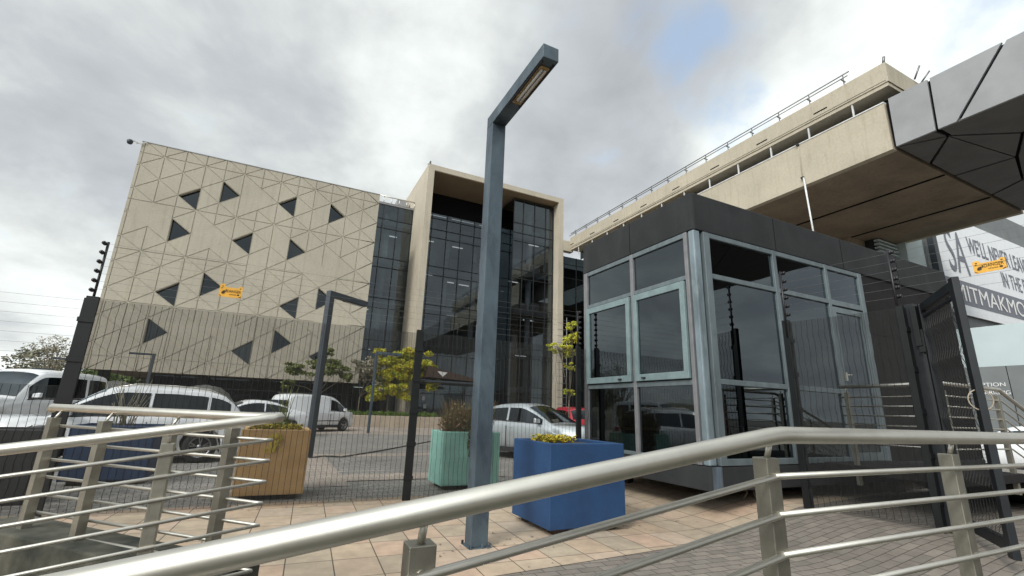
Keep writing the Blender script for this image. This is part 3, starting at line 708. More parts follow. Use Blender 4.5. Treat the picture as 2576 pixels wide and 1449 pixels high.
# ---------------------------------------------------------------- guard booth
bx0, bx1, by0, by1 = 5.42, 13.55, 4.78, 7.75
Bo = thing('guard_booth', 'charcoal guard booth on short legs with blue grey framed dark windows', 'booth', loc=(0, 0, 0))
fa = MB(); fa.prism([(bx0 + .04, by0, 4.24), (bx1, by0, 4.24), (bx1, by1, 4.24), (bx0, by1, 4.24), (bx0, by0 + .04, 4.24)], (0, 0, .63)); fa.build('fascia', 'clad', Bo, bevel=.015)
fb = MB(); fb.prism([(bx0 + .04, by0, .42), (bx1, by0, .42), (bx1, by1, .42), (bx0, by1, .42), (bx0, by0 + .04, .42)], (0, 0, .32)); fb.build('base_panel', 'clad', Bo, bevel=.012)
box('end_wall', 'clad2', Bo, 9.97, bx1, by0 + .03, by1 - .03, .745, 4.237)
box('back_wall', 'inner_dark', Bo, bx0 + .1, 9.96, by1 - .12, by1 - .04, .745, 4.237)
box('ceiling', 'inner_dark', Bo, bx0 + .1, 9.96, by0 + .1, by1 - .13, 4.15, 4.235)
box('floor', 'inner_dark', Bo, bx0 + .1, 9.96, by0 + .1, by1 - .13, .745, .80)
cm = MB(); cm.box(bx0 + .012, bx0 + .15, by0 + .012, by0 + .13, .748, 4.238); cm.build('corner_column', 'colpaint', Bo, bevel=.02)
# right face frame (along x)
def bar_set(name, lst, m, y0, y1, parent=Bo, axis='y', bevel=.006):
    b_ = MB()
    for (a0, a1, z0, z1) in lst:
        if axis == 'y': b_.box(a0, a1, y0, y1, z0, z1)
        else: b_.box(y0, y1, a0, a1, z0, z1)
    return each(b_, name, m, parent, bevel)
ry = by0
bar_set('window_mullion', [(5.62, 5.75, .75, 4.23), (7.27, 7.36, .75, 4.23), (8.74, 8.82, .75, 4.23), (9.82, 9.94, .75, 4.23)], 'alu', ry - .012, ry + .07)
bar_set('window_transom', [(5.75, 7.27, 4.15, 4.23), (7.36, 8.74, 4.15, 4.23), (8.82, 9.82, 4.15, 4.23), (5.75, 7.27, 3.48, 3.56), (7.36, 8.74, 3.48, 3.56), (8.82, 9.82, 3.47, 3.57), (5.75, 7.27, 1.87, 1.95), (7.36, 8.74, 1.87, 1.95), (5.75, 7.27, .75, .84), (7.36, 8.74, .75, .84)], 'alu', ry - .006, ry + .06)
for (a, c) in ((5.75, 7.27), (7.36, 8.74)):
    for (z0, z1) in ((.84, 1.87), (1.95, 3.48), (3.56, 4.15)):
        g = MB(); g.quad((a, ry + .03, z0), (c, ry + .03, z0), (c, ry + .03, z1), (a, ry + .03, z1)); g.build('window_pane', 'booth_glass', Bo, recalc=False)
g = MB(); g.quad((8.82, ry + .03, 3.57), (9.82, ry + .03, 3.57), (9.82, ry + .03, 4.15), (8.82, ry + .03, 4.15)); g.build('window_pane', 'booth_glass', Bo, recalc=False)
dr = MB(); dr.box(8.83, 8.93, ry + .0, ry + .05, .76, 3.44); dr.box(9.72, 9.81, ry + .0, ry + .05, .76, 3.44); dr.box(8.93, 9.72, ry + .0, ry + .05, 3.34, 3.44); dr.box(8.93, 9.72, ry, ry + .05, .76, .90)
dro = dr.build('door', 'alu', Bo)
g = MB(); g.quad((8.93, ry + .03, .9), (9.72, ry + .03, .9), (9.72, ry + .03, 3.34), (8.93, ry + .03, 3.34)); g.build('door_glass', 'booth_glass', dro, recalc=False)
hd = MB(); hd.box(8.86, 8.90, ry - .05, ry - .001, 2.1, 2.24); hd.bar((8.88, ry - .045, 2.2), (9.03, ry - .045, 2.21), .02, .02); hd.build('door_handle', 'steel', dro)
# left face frame (along y)
lx = bx0
bar_set('window_mullion', [(4.92 + .0, 5.0 - .01, .75, 4.23), (6.19, 6.27, .75, 4.23), (7.60, 7.72, .75, 4.23)], 'alu_mull', lx - .012, lx + .07, axis='x')
bar_set('window_transom', [(4.99, 6.19, 4.15, 4.23), (6.27, 7.60, 4.15, 4.23), (4.99, 6.19, 3.46, 3.53), (6.27, 7.60, 3.46, 3.53), (4.99, 6.19, 1.85, 1.93), (6.27, 7.60, 1.85, 1.93), (4.99, 6.19, .75, .81), (6.27, 7.60, .75, .81)], 'alu', lx - .006, lx + .06, axis='x')
for (a, c) in ((4.99, 6.19), (6.27, 7.60)):
    for (z0, z1) in ((.81, 1.85), (3.53, 4.15)):
        g = MB(); g.quad((lx + .03, a, z0), (lx + .03, c, z0), (lx + .03, c, z1), (lx + .03, a, z1)); g.build('window_pane', 'booth_glass', Bo, recalc=False)
    cs = MB(); a_, c_ = a + .012, c - .012; z0, z1 = 1.945, 3.44
    for (p, q, r_, s_) in ((a_, a_ + .095, z0, z1), (c_ - .095, c_, z0, z1), (a_ + .095, c_ - .095, z0, z0 + .11), (a_ + .095, c_ - .095, z1 - .11, z1)): cs.box(lx - .055, lx + .0, p, q, r_, s_)
    co_ = cs.build('window_casement', 'casement', Bo, bevel=.006)
    g = MB(); g.quad((lx - .02, a_ + .09, z0 + .1), (lx - .02, c_ - .09, z0 + .1), (lx - .02, c_ - .09, z1 - .1), (lx - .02, a_ + .09, z1 - .1)); g.build('pane', 'booth_glass', co_, recalc=False)
    h = MB(); yy = a_ + (.24 if a > 6 else .92); h.box(lx - .085, lx - .056, yy, yy + .075, z0 + .035, z0 + .06); h.build('stay', 'cartrim', co_)
bk = MB(); bk.box(lx + .16, lx + .20, 4.99, 7.6, 1.85, 1.93); bk.build('inner_sill', 'inner_dark', Bo)
sm_ = MB()
for x in (7.4, 9.4, 11.4): sm_.box(x, x + .012, by0 - .0025, by0 + .0, 4.25, 4.86); sm_.box(x, x + .012, by0 - .0025, by0, .43, .73)
for y in (6.25,): sm_.box(bx0 - .0025, bx0, y, y + .012, 4.25, 4.86); sm_.box(bx0 - .0025, bx0, y, y + .012, .43, .73)
for z in (1.9, 3.05): sm_.box(9.98, 13.5, by0 + .027, by0 + .03, z, z + .012)
each(sm_, 'cladding_seam', 'black', Bo)
pr = MB(); pr.box(bx0 + .03, bx0 + .22, by0 - .004, by0 - .001, .45, .742); pr.build('paint_run', 'paintrun', Bo)
lg = MB()
for (x, y) in ((6.1, 5.5), (6.1, 7.3), (8.0, 5.5), (10.5, 5.5), (13.0, 5.5), (9, 7.3)):
    lg.box(x, x + .12, y, y + .12, G(x, y) - .02, .42)
each(lg, 'leg', 'clad2', Bo)
cab = MB()
for (x, dx) in ((6.4, .12), (6.75, -.1), (7.1, .15)): cab.tube([(x, 5.15, .42), (x + dx, 5.1, .33), (x + dx * .4, 5.12, .24)], .015, 6)
each(cab, 'loose_cable', 'bark', Bo)
# things inside the booth
def chair(x, y, rz, label):
    c = thing('chair', label, 'chair', 'metal framed chairs in the booth', (x, y, .80), rz)
    s = MB(); s.box(-.22, .22, -.22, .22, .43, .48); s.build('seat', 'cartrim', c, bevel=.01)
    s = MB(); s.box(-.2, .2, .2, .24, .62, .92); s.build('backrest', 'cartrim', c, bevel=.01)
    s = MB()
    for sx in (-.22, .22): s.tube([(sx, -.2, 0), (sx, -.2, .45), (sx, .22, .45), (sx, .25, .95)], .013, 6); s.tube([(sx, .24, 0), (sx, .2, .45)], .013, 6)
    s.tube([(-.22, .25, .95), (.22, .25, .95)], .013, 6); s.build('frame', 'steel', c)
    return c
chair(7.0, 6.0, R(15), 'metal framed chair inside the booth nearer the corner column'); chair(7.9, 6.1, R(-10), 'metal framed chair inside the booth nearer the door')
rb = thing('waste_bin', 'red plastic bin on the booth floor behind the lower window', 'bin', loc=(6.35, 5.45, .80))
b_ = MB(); b_.hexa([(-.13, -.12, 0), (.13, -.12, 0), (.13, .12, 0), (-.13, .12, 0), (-.17, -.15, .62), (.17, -.15, .62), (.17, .15, .62), (-.17, .15, .62)]); b_.build('body', 'redplastic', rb, bevel=.01)
b_ = MB(); b_.prism([(-.18, -.16, .62), (.18, -.16, .62), (.10, -.16, .78), (-.10, -.16, .78)], (0, .32, 0)); b_.build('lid', 'redplastic', rb, bevel=.01)
sh = thing('storage_shelf', 'low wooden shelf along the rear wall inside the booth', 'shelf', loc=(6.6, 7.2, .80))
b_ = MB(); b_.box(-.9, 1.6, -.2, .2, .7, .75); b_.box(-.9, 1.6, -.2, .2, .32, .36); b_.box(-.9, -.85, -.2, .2, 0, .7); b_.box(1.55, 1.6, -.2, .2, 0, .7); b_.build('board', 'wood', sh)
for i in range(5):
    q = thing('cardboard_box', 'brown cardboard box on the booth shelf, number %s from the window' % ('one', 'two', 'three', 'four', 'five')[i], 'box', 'boxes on the booth shelf', (5.95 + i * .45, 7.2, 1.556 if i % 2 else 1.556))
    b_ = MB(); b_.box(-.14, .14, -.13, .13, 0, .18 + .05 * (i % 3)); b_.build('carton', 'wood', q); b_ = MB(); b_.box(-.141, .141, -.02, .02, .18 + .05 * (i % 3), .182 + .05 * (i % 3)); b_.build('tape', 'plastic_white', q)

# ---------------------------------------------------------------- welded mesh security fence
FY = 7.6
def fold(z, top):
    """panel profile: V-shaped stiffening folds along the height"""
    o = 0
    for zc in (top - .22, top - .62, top - 1.25, .62, .22):
        if abs(z - zc) < .10: o = max(o, .030 * (1 - abs(z - zc) / .10))
    return o
def mesh_panel(parent, P0_, P1_, z0, top, name='mesh_panel', t=.0025, g0=0.0, g1=0.0):
    """P0_, P1_: (x, y) ends; horizontal wires every 12.7 mm, upright wires every 76 mm"""
    b_ = MB(); a = Vector((P0_[0], P0_[1], 0)); c = Vector((P1_[0], P1_[1], 0)); d = (c - a); L = d.length; d.normalize(); nrm = Vector((d.y, -d.x, 0))
    n = int((top - z0) / .0127)
    for i in range(n + 1):
        z = z0 + (top - z0) * i / n; o = nrm * fold(z, top); p = a + o; q = c + o
        k = len(b_.v)
        for e, gz in ((p, g0), (q, g1)):
            for (u, w) in ((0, t * 1.15), (-t, -t * .6), (t, -t * .6)): b_.v.append((e.x + nrm.x * u, e.y + nrm.y * u, z + gz + w))
        for j in range(3): b_.f.append((k + j, k + (j + 1) % 3, k + 3 + (j + 1) % 3, k + 3 + j)); b_.sm.append(True)
    zs = sorted(set([z0, top] + [zc + e for zc in (top - .22, top - .62, top - 1.25, .62, .22) for e in (-.1, 0, .1) if z0 < zc + e < top]))
    m_ = int(L / .0762)
    for i in range(m_ + 1):
        f = i / m_; p = a + d * (L * f); gz = g0 + (g1 - g0) * f; k = len(b_.v)
        for z in zs:
            o = nrm * (fold(z, top) + t * 1.5)
            for (u, w) in ((0, t * 1.3), (-t, -t * .7), (t, -t * .7)): b_.v.append((p.x + o.x + d.x * u + nrm.x * w, p.y + o.y + d.y * u + nrm.y * w, z + gz))
        for r_ in range(len(zs) - 1):
            for j in range(3): b_.f.append((k + r_ * 3 + j, k + r_ * 3 + (j + 1) % 3, k + r_ * 3 + 3 + (j + 1) % 3, k + r_ * 3 + 3 + j)); b_.sm.append(False)
    return b_.build(name, 'fence_mesh', parent, recalc=False)
def insulators(parent, x, y, z0, z1, n, dirx=1):
    p = MB(); p.tube([(x, y, z0 - .35), (x, y, z1 + .03)], .016, 8); po = p.build('electric_pole', 'insul', parent)
    i_ = MB()
    for k in range(n):
        z = z0 + (z1 - z0) * k / (n - 1)
        i_.lathe([(.010, -.03), (.026, -.025), (.026, -.007), (.018, 0), (.026, .007), (.026, .025), (.010, .03)], (x + .03 * dirx, y - .03, z), axis='y', n=10)
    each(i_, 'insulator', 'insul', po)
def post(parent, x, y, top, z0=0.0, w=.105, d=.06):
    b_ = MB(); b_.box(x - w / 2, x + w / 2, y - d / 2, y + d / 2, z0, top); b_.box(x - w / 2 - .012, x + w / 2 + .012, y - d / 2 - .012, y - d / 2 - .002, z0, top - .03)
    po = b_.build('post', 'fence', parent, bevel=.004)
    c_ = MB()
    for k in range(5):
        z = z0 + .3 + k * .5
        if z < top - .1: c_.box(x - w / 2 - .022, x + w / 2 + .022, y - d / 2 - .024, y - d / 2 - .013, z, z + .06)
    each(c_, 'clamp', 'fence', po); return po
Fe = thing('security_fence', 'black welded mesh security fence with electric wires in front of the car park', 'fence')
mesh_panel(Fe, (-2.28, FY), (1.93, FY), .03, 2.60); mesh_panel(Fe, (2.03, FY), (5.13, FY), .03, 2.62)
mesh_panel(Fe, (-6.2, FY), (-2.39, FY), .03, 1.50); mesh_panel(Fe, (5.22, FY), (5.40, FY), .03, 2.62)
post(Fe, -2.335, FY, 2.64, w=.13); post(Fe, 1.98, FY, 2.66); post(Fe, 5.175, FY, 2.68, w=.075)
insulators(Fe, -2.335, FY, 2.72, 3.36, 6, -1); insulators(Fe, 5.175, FY, 2.72, 3.36, 7); insulators(Fe, -3.27, FY, 1.65, 2.575, 9)
wi = MB()
for k in range(7):
    z = 2.74 + .103 * k; wi.tube([(-2.335, FY - .03, z), (1.9, FY - .03, z - .012), (5.175, FY - .03, z)], .0016, 3, cap=False)
for k in range(9):
    z = 1.65 + .1156 * k; wi.tube([(-3.27, FY - .03, z), (-2.335, FY - .03, z)], .0016, 3, cap=False); wi.tube([(-6.2, FY - .03, z), (-3.27, FY - .03, z)], .0016, 3, cap=False)
wi.build('electric_wire', 'wire', Fe)
# right hand run past the booth to the gate
Fr = thing('security_fence', 'dark mesh fence panel standing between the booth and the open gate', 'fence')
rx, ry_ = 6.78, 4.36; gx, gy = 6.98, 2.86; gz = G(6.9, 4)
mesh_panel(Fr, (rx, ry_ - .06), (gx, gy + .08), .04, 2.60, g0=gz, g1=gz)
post(Fr, rx, ry_, 2.64 + gz, gz - .01, .07, .09); insulators(Fr, rx - .03, ry_ - .02, 2.72 + gz, 3.38 + gz, 6)
post(Fr, gx - .03, gy + .10, 2.62 + gz, gz - .01, .09, .07); insulators(Fr, gx - .02, gy + .13, 2.76 + gz, 3.36 + gz, 6)
wi = MB()
for k in range(6):
    z = 2.75 + .12 * k + gz; wi.tube([(rx, ry_ - .03, z), (gx, gy + .1, z)], .0018, 3, cap=False); wi.tube([(gx, gy + .1, z), (7.14, 1.7, z), (7.3, .6, z + .02)], .0018, 3, cap=False)
wi.build('electric_wire', 'wire', Fr)
# gate leaf standing open
Ga = thing('pedestrian_gate', 'dark steel mesh gate leaf standing open towards the paving', 'gate', loc=(0, 0, 0))
ga = Vector((7.04, 2.78, gz)); gb = Vector((6.04, 2.06, gz)); gd = (gb - ga).normalized()
b_ = MB(); b_.bar((gx + .06, gy + .02, gz), (gx + .06, gy + .02, gz + 2.64), .12, .10, (0, 1, 0)); b_.build('hinge_post', 'gate', Ga, bevel=.005)
fr_ = MB(); zb_, zt_ = .04, 2.62
fr_.bar(ga + gd * .04 + Vector((0, 0, zb_)), ga + gd * .04 + Vector((0, 0, zt_)), .08, .06, tuple(gd)); fr_.bar(gb - gd * .05 + Vector((0, 0, zb_)), gb - gd * .05 + Vector((0, 0, zt_ + .03)), .06, .11, tuple(gd))
for z in (zb_ + .1, zt_ - .05): fr_.bar(ga + gd * .08 + Vector((0, 0, z)), gb - gd * .10 + Vector((0, 0, z)), .06, .10)
fr_.bar(ga + gd * .08 + Vector((0, 0, zt_ - .16)), gb - gd * .10 + Vector((0, 0, zt_ - .16)), .03, .03)
fr_.build('leaf_frame', 'gate', Ga, bevel=.004)
mesh_panel(Ga, (ga.x + gd.x * .08, ga.y + gd.y * .08), (gb.x - gd.x * .1, gb.y - gd.y * .1), .12, 2.5, g0=gz, g1=gz)
b_ = MB(); b_.box(gx - .05, gx + .03, gy - .06, gy + .0, gz + 2.1, gz + 2.6); b_.bar((gx - .02, gy - .07, gz + 2.0), (gx - .02, gy - .07, gz + 2.3), .03, .03); b_.box(gx - .06, gx - .0, gy - .09, gy - .03, gz + 2.02, gz + 2.09); b_.build('hinge', 'fence', Ga, bevel=.003)
lk = MB(); c_ = gb - gd * .03 + Vector((0, 0, 1.42)); n_ = Vector((gd.y, -gd.x, 0))
pts = [c_ + n_ * (0.075 * math.cos(a)) * 1.2 + Vector((0, 0, .098 * math.sin(a))) for a in [2 * math.pi * i / 20 for i in range(21)]]
lk.tube(pts, .006, 6, cap=False); lk.build('cable_lock', 'bedwall', Ga)

# electric fence warning signs
def danger(name_label, c, X, Y, w=.285, h=.135):
    X = Vector(X).normalized(); Y = Vector(Y).normalized(); n = X.cross(Y); c = Vector(c)
    t_ = thing('warning_sign', name_label, 'sign', 'electric fence warning signs', tuple(c))
    o = [(-.5, -.5), (.46, -.5), (.5, -.38), (.5, .62), (.36, .64), (.30, .46), (-.24, .46), (-.30, .74), (-.46, .74), (-.5, .6)]
    b_ = MB(); b_.prism([X * (x * w) + Y * (y * h) for x, y in o], n * -.004); b_.build('plate', 'danger', t_)
    text('lettering', 'DANGER', 'ink', t_, X * (-.16 * w) + Y * (-.02 * h) + n * .001, X, Y, .038, w * .60, .001, .001)
    text('lettering', 'ELECTRIC FENCE', 'ink', t_, X * (-.05 * w) + Y * (-.26 * h) + n * .001, X, Y, .014, w * .30, .001, .001)
    e = MB()
    for k in range(1): e.prism([X * (w * .34 + .016 * math.cos(a)) + Y * (-.20 * h + .012 * math.sin(a)) + n * .001 for a in [i * math.pi / 5 for i in range(10)]], n * .001)
    # hand and lightning bolt pictogram
    for pl_ in ([(-.40, -.18), (-.34, -.24), (-.26, -.2), (-.24, -.02), (-.30, .06), (-.38, .02)], [(-.36, .08), (-.24, .16), (-.27, .06), (-.19, .12), (-.24, .0), (-.31, .02)], [(-.23, .22), (-.19, .26), (-.2, .12), (-.17, .14), (-.21, -.1), (-.22, .08)]):
        e.prism([X * (x * w) + Y * (y * h) + n * .001 for x, y in pl_], n * .001)
    for pl_ in ([(-.5, -.3), (-.47, -.3), (-.38, -.44), (-.42, -.46)], [(.36, -.44), (.48, -.3), (.48, -.38), (.40, -.48)]):
        e.prism([X * (x * w) + Y * (y * h) + n * .001 for x, y in pl_], n * .001)
    for (x, y) in ((-.38, .52), (-.40, .34), (.40, .44)): e.prism([X * (x * w + .010 * math.cos(a)) + Y * (y * h + .007 * math.sin(a)) + n * .001 for a in [i * math.pi / 4 for i in range(8)]], n * .001)
    e.build('pictogram', 'ink', t_)
danger('yellow electric fence warning plate hanging on the wires in front of the patterned block', (-.838, FY - .036, 2.905), (1, 0, 0), (0, 0, 1), .285, .15)
danger('yellow electric fence warning plate hanging on the wires in front of the white banner', (7.10, 2.10, 3.185), (.12, -1, .03), (-.02, .02, 1), .27, .12)

# ---------------------------------------------------------------- stainless handrails
RS = .1168
def rail_bar(mb, a, b_, r): mb.tube([a, b_], r, 12)
Ra = thing('handrail', 'brushed steel ramp handrail closest to the camera with five thin bars', 'handrail')
ry = 1.067; slope = .1405
def rz(x): return 1.347 + (min(x, 1.52) - 1.52) * slope
tr = MB(); tr.tube([(-2.2, ry, rz(-2.2)), (1.50, ry, rz(1.50)), (1.56, ry, 1.349), (4.6, ry, 1.347)], .0285, 20); tr.build('top_rail', 'steel', Ra)
for i in range(6):
    z = 1.2185 - 1.347 - RS * i
    b_ = MB(); b_.tube([(-2.2, ry, rz(-2.2) + z), (1.515, ry, rz(1.515) + z)], .0105, 10); b_.build('bar', 'steel', Ra)
    b_ = MB(); b_.tube([(1.50, ry, 1.347 + z), (4.6, ry, 1.347 + z)], .0105, 10); b_.build('bar', 'steel', Ra)
for x in (-.93, .328, 1.512, 2.765, 4.02):
    zt = rz(x) - (.070 if x < 1 else .071); p_ = MB(); p_.box(x - .031, x + .031, ry + .006, ry + .062, .15 if x < 1 else .35, zt)
    po = p_.build('post', 'steel_post', Ra, bevel=.003)
    q = MB(); q.tube([(x, ry + .03, zt - .01), (x, ry + .012, rz(x) - .02)], .0095, 10); q.build('rail_pin', 'steel', po)
    q = MB()
    for i in range(5): z = rz(x) - .1285 - RS * i; q.tube([(x, ry - .001, z), (x, ry + .03, z)], .0135, 10)
    each(q, 'bar_boss', 'steel_post', po)
# ramp slab carrying the nearest handrail (below and behind the viewer)
Rp = MB(); Rp.hexa([(-3.5, -1.2, 0), (1.5, -1.2, 0), (1.5, 1.13, 0), (-3.5, 1.13, 0), (-3.5, -1.2, .02), (1.5, -1.2, .347), (1.5, 1.13, .347), (-3.5, 1.13, .02)]); Rp.box(1.502, 5.5, -1.2, 1.13, 0, .347)
tag(Rp.build('access_ramp', 'kerb'), 'low concrete access ramp carrying the nearest handrail', 'ramp')

# zig-zag handrail on the left
Rb = thing('handrail', 'brushed steel handrail turning back on itself at the left with zig-zag bar ends', 'handrail')
P = [(0.0, 3.25), (-.20, 3.475), (-.575, 3.83), (-1.03, 4.25), (-1.43, 4.66)]
end = (-1.52, 4.76); rzb = 1.305
def srz(x): return rzb + x * .150
tr = MB(); tr.tube([(-2.6, 3.25, srz(-2.6)), (-.06, 3.25, srz(-.06)), (.025, 3.262, rzb + .003), (-.10, 3.37, rzb), (-.575, 3.83, rzb), (end[0], end[1], rzb), (end[0] - .01, end[1] + .015, rzb - .02)], .0285, 16); tr.build('top_rail', 'steel', Rb)
for i in range(7):
    z = -.128 - RS * i; b_ = MB(); b_.tube([(-2.6, 3.25, srz(-2.6) + z), (-.0, 3.25, rzb + z), (-.012, 3.262, rzb + z), (-.575, 3.83, rzb + z), (-1.47, 4.70, rzb + z)], .0105, 8); b_.build('bar', 'steel', Rb)
for k, (x, y) in enumerate(P[1:]):
    d = (Vector(P[k + 1]) - Vector(P[k])).normalized(); n_ = Vector((-d.y, d.x)) * -1
    cx, cy = x + n_.x * -.035, y + n_.y * -.035
    p_ = MB(); p_.bar((cx, cy, .47 if k else .3), (cx, cy, rzb - .071), .062, .055, (d.x, d.y, 0)); po = p_.build('post', 'steel_post', Rb, bevel=.003)
    q = MB(); q.tube([(cx, cy, rzb - .08), (x, y, rzb - .02)], .009, 8); q.build('rail_pin', 'steel', po)
for x in (-.515, -1.75):
    p_ = MB(); p_.box(x - .031, x + .031, 3.256, 3.312, .1, srz(x) - .071); po = p_.build('post', 'steel_post', Rb, bevel=.003)
    q = MB(); q.tube([(x, 3.28, srz(x) - .08), (x, 3.26, srz(x) - .02)], .009, 8); q.build('rail_pin', 'steel', po)
# stained concrete kerb wall under it
kw = thing('kerb_wall', 'stained mossy concrete kerb wall under the zig-zag handrail', 'wall')
d = (Vector(P[4]) - Vector(P[0])).normalized(); n_ = Vector((d.y, -d.x)) * -1
kb = MB(); a = Vector(P[0]) + d * .12; c = Vector(P[4]) + d * .42
n_ = Vector((d.y, -d.x))
q = [a + n_ * .19, c + n_ * .19, c - n_ * .17, a - n_ * .17]
kb.hexa([(v.x, v.y, -.02) for v in q] + [(v.x, v.y, z) for v, z in zip(q, (.46, .505, .505, .46))]); kb.build('kerb', 'kerb', kw, bevel=.012)
kb = MB(); kb.hexa([(-3.2, 3.1, -.02), (-.05, 3.1, -.02), (-.05, 3.38, -.02), (-3.2, 3.38, -.02), (-3.2, 3.1, .02), (-.05, 3.1, .40), (-.05, 3.38, .40), (-3.2, 3.38, .02)]); kb.build('sloping_kerb', 'kerb', kw, bevel=.012)

# far handrail on the landing behind the gate
Rc = thing('handrail', 'steel handrail of the booth landing behind the gate, sloping down at its right end', 'handrail')
hz = 1.94; path = [(7.93, 4.36, hz - .01), (7.90, 3.05, hz), (9.55, 3.05, hz), (11.6, 3.05, hz - .75)]
tr = MB(); tr.tube(path, .028, 12); tr.build('top_rail', 'steel', Rc)
for i in range(6):
    z = -.16 - .135 * i; b_ = MB(); b_.tube([(x, y, h + z) for x, y, h in path], .0105, 8); b_.build('bar', 'steel', Rc)
for (x, y, h) in ((7.93, 4.27, hz), (7.92, 3.08, hz), (9.45, 3.06, hz), (10.6, 3.06, hz - .42)):
    p_ = MB(); p_.box(x - .03, x + .03, y - .03, y + .03, .5, h - .09); po = p_.build('post', 'steel_post', Rc, bevel=.003)
    q = MB(); q.tube([(x, y, h - .1), (x, y, h - .02)], .009, 8); q.build('rail_pin', 'steel', po)
ln = MB(); ln.box(7.86, 9.6, 3.0, 4.72, .66, .78); ln.hexa([(9.6, 3.0, .60), (11.8, 3.0, -.0), (11.8, 4.7, -.0), (9.6, 4.7, .60), (9.6, 3.0, .78), (11.8, 3.0, .08), (11.8, 4.7, .08), (9.6, 4.7, .78)])
tag(ln.build('landing', 'clad2', bevel=.01), 'dark steel landing and ramp deck at the booth door', 'landing')

# ---------------------------------------------------------------- lamp posts
def lamp(label, loc, s, w, arm, ang, name='street_lamp', matn='lamp', h=5.22, group=None, back=0):
    t_ = thing(name, label, 'lamp post', group, loc, ang)
    p_ = MB(); p_.box(-w / 2, w / 2, -w / 2, w / 2, 0.012, h - .171 * s); p_.box(-w / 2 - .01, w / 2 + .01, -w / 2 - .01, w / 2 + .01, 0.0, .012); p_.build('pole', matn, t_, bevel=.006)
    a = MB(); a.box(-w / 2, w / 2, -arm, w / 2, h - .17 * s, h); ao = a.build('arm', matn, t_, bevel=.005)
    r_ = MB(); r_.box(-w * .30, w * .30, -arm + .12, -arm * .42, h - .17 * s - .012, h - .17 * s - .002); ro = r_.build('light_panel', 'reflector', ao)
    q = MB(); q.tube([(-w * .1, -arm + .16, h - .17 * s - .02), (-w * .1, -arm * .47, h - .17 * s - .02)], .016, 8); q.tube([(w * .12, -arm + .16, h - .17 * s - .02), (w * .12, -arm * .47, h - .17 * s - .02)], .016, 8); q.build('tube', 'plastic_white', ro)
    f = MB(); f.prism([(-w * .42, -arm + .06, h - .17 * s - .016), (-w * .32, -arm + .06, h - .17 * s - .016), (-w * .32, -arm * .38, h - .17 * s - .016), (-w * .42, -arm * .38, h - .17 * s - .016)], (0, 0, .014)); f.prism([(w * .32, -arm + .06, h - .17 * s - .016), (w * .42, -arm + .06, h - .17 * s - .016), (w * .42, -arm * .38, h - .17 * s - .016), (w * .32, -arm * .38, h - .17 * s - .016)], (0, 0, .014)); f.build('light_frame', 'cartrim', ao)
    return t_
L1 = lamp('tall blue grey square lamp post in the foreground paving left of the blue planter', (2.095, 4.985, 0), 1, .19, 1.42, 0)
b_ = MB(); 
for (x, y) in ((-.11, -.11), (.02, -.115), (.11, -.11)): b_.box(x - .008, x + .008, y - .02, y, 0.0, .05)
b_.box(-.125, .125, -.125, .125, -.005, .008); each(b_, 'base_bracket', 'lamp', L1)
b_ = MB()
for (x, y) in ((-.112, -.112), (.112, -.112), (-.112, .112), (.112, .112)): b_.lathe([(.001, .04), (.014, .04), (.014, .008)], (x, y, 0), n=6, smooth=False)
each(b_, 'bolt', 'cartrim', L1)
b_ = MB(); b_.box(-.06, .06, -.099, -.096, .55, .85); b_.build('access_hatch', 'lamp', L1)
lamp('dark square lamp post behind the ochre planter with its arm pointing right', (.93, 14.1, 0), 1, .17, 1.45, R(128), matn='lamp_dark', h=4.60)
lamp('slim pale blue lamp post in front of the yellow tree', (4.45, 25.86, 0), .8, .13, 1.35, R(90), matn='lamp', h=4.25)
for i, (x, y, h, lb, a) in enumerate(((-6.9, 33.5, 3.9, 'distant lamp post rising above the roof of the white estate car', -90), (-12.2, 40, 3.72, 'distant lamp post just left of the tall fence post', -90), (-15.3, 46, 3.22, 'lowest and farthest lamp post above the white off-road car roof', -90))):
    lamp(lb, (x, y, 0), .6, .15, 1.15 if i != 1 else 1.3, R(a), matn='lamp_dark', h=h)
cb = MB(); cb.tube([(.95, 13.8, .02), (1.36, 14.2, .02), (1.75, 13.9, .02), (2.57, 14.9, .02), (4.3, 17.3, .02), (6.0, 19.8, .02)], .018, 6)
tag(cb.build('cable', 'cable'), 'black cable lying across the parking pavers behind the mesh', 'cable')

# ---------------------------------------------------------------- planters
def planter(label, x0, x1, y0, y1, top, m, name='planter', z0=.07, rz_=0):
    t_ = thing(name, label, 'planter', loc=((x0 + x1) / 2, (y0 + y1) / 2, 0), rz=rz_)
    w, d = (x1 - x0) / 2, (y1 - y0) / 2; t = .07
    b_ = MB()
    # hollow square tub
    o = [(-w, -d), (w, -d), (w, d), (-w, d)]; i_ = [(-w + t, -d + t), (w - t, -d + t), (w - t, d - t), (-w + t, d - t)]
    k = 0; vv = [(x, y, z0) for x, y in o] + [(x, y, top) for x, y in o] + [(x, y, top) for x, y in i_] + [(x, y, top - .1) for x, y in i_]
    b_.v = vv
    for a in range(4):
        c = (a + 1) % 4; b_.f += [(a, c, 4 + c, 4 + a), (4 + a, 4 + c, 8 + c, 8 + a), (8 + a, 8 + c, 12 + c, 12 + a)]; b_.sm += [False] * 3
    b_.f += [(3, 2, 1, 0), (12, 13, 14, 15)]; b_.sm += [False] * 2
    b_.build('tub', m, t_, bevel=.012)
    s_ = MB(); s_.box(-w + t, w - t, -d + t, d - t, top - .098, top - .045); s_.build('soil', 'soil', t_)
    f = MB()
    for sx in (-1, 1):
        for sy in (-1, 1): f.box(sx * (w - .18) - .07, sx * (w - .18) + .07, sy * (d - .14) - .07, sy * (d - .14) + .07, 0, z0)
    each(f, 'foot', 'soil', t_)
    return t_
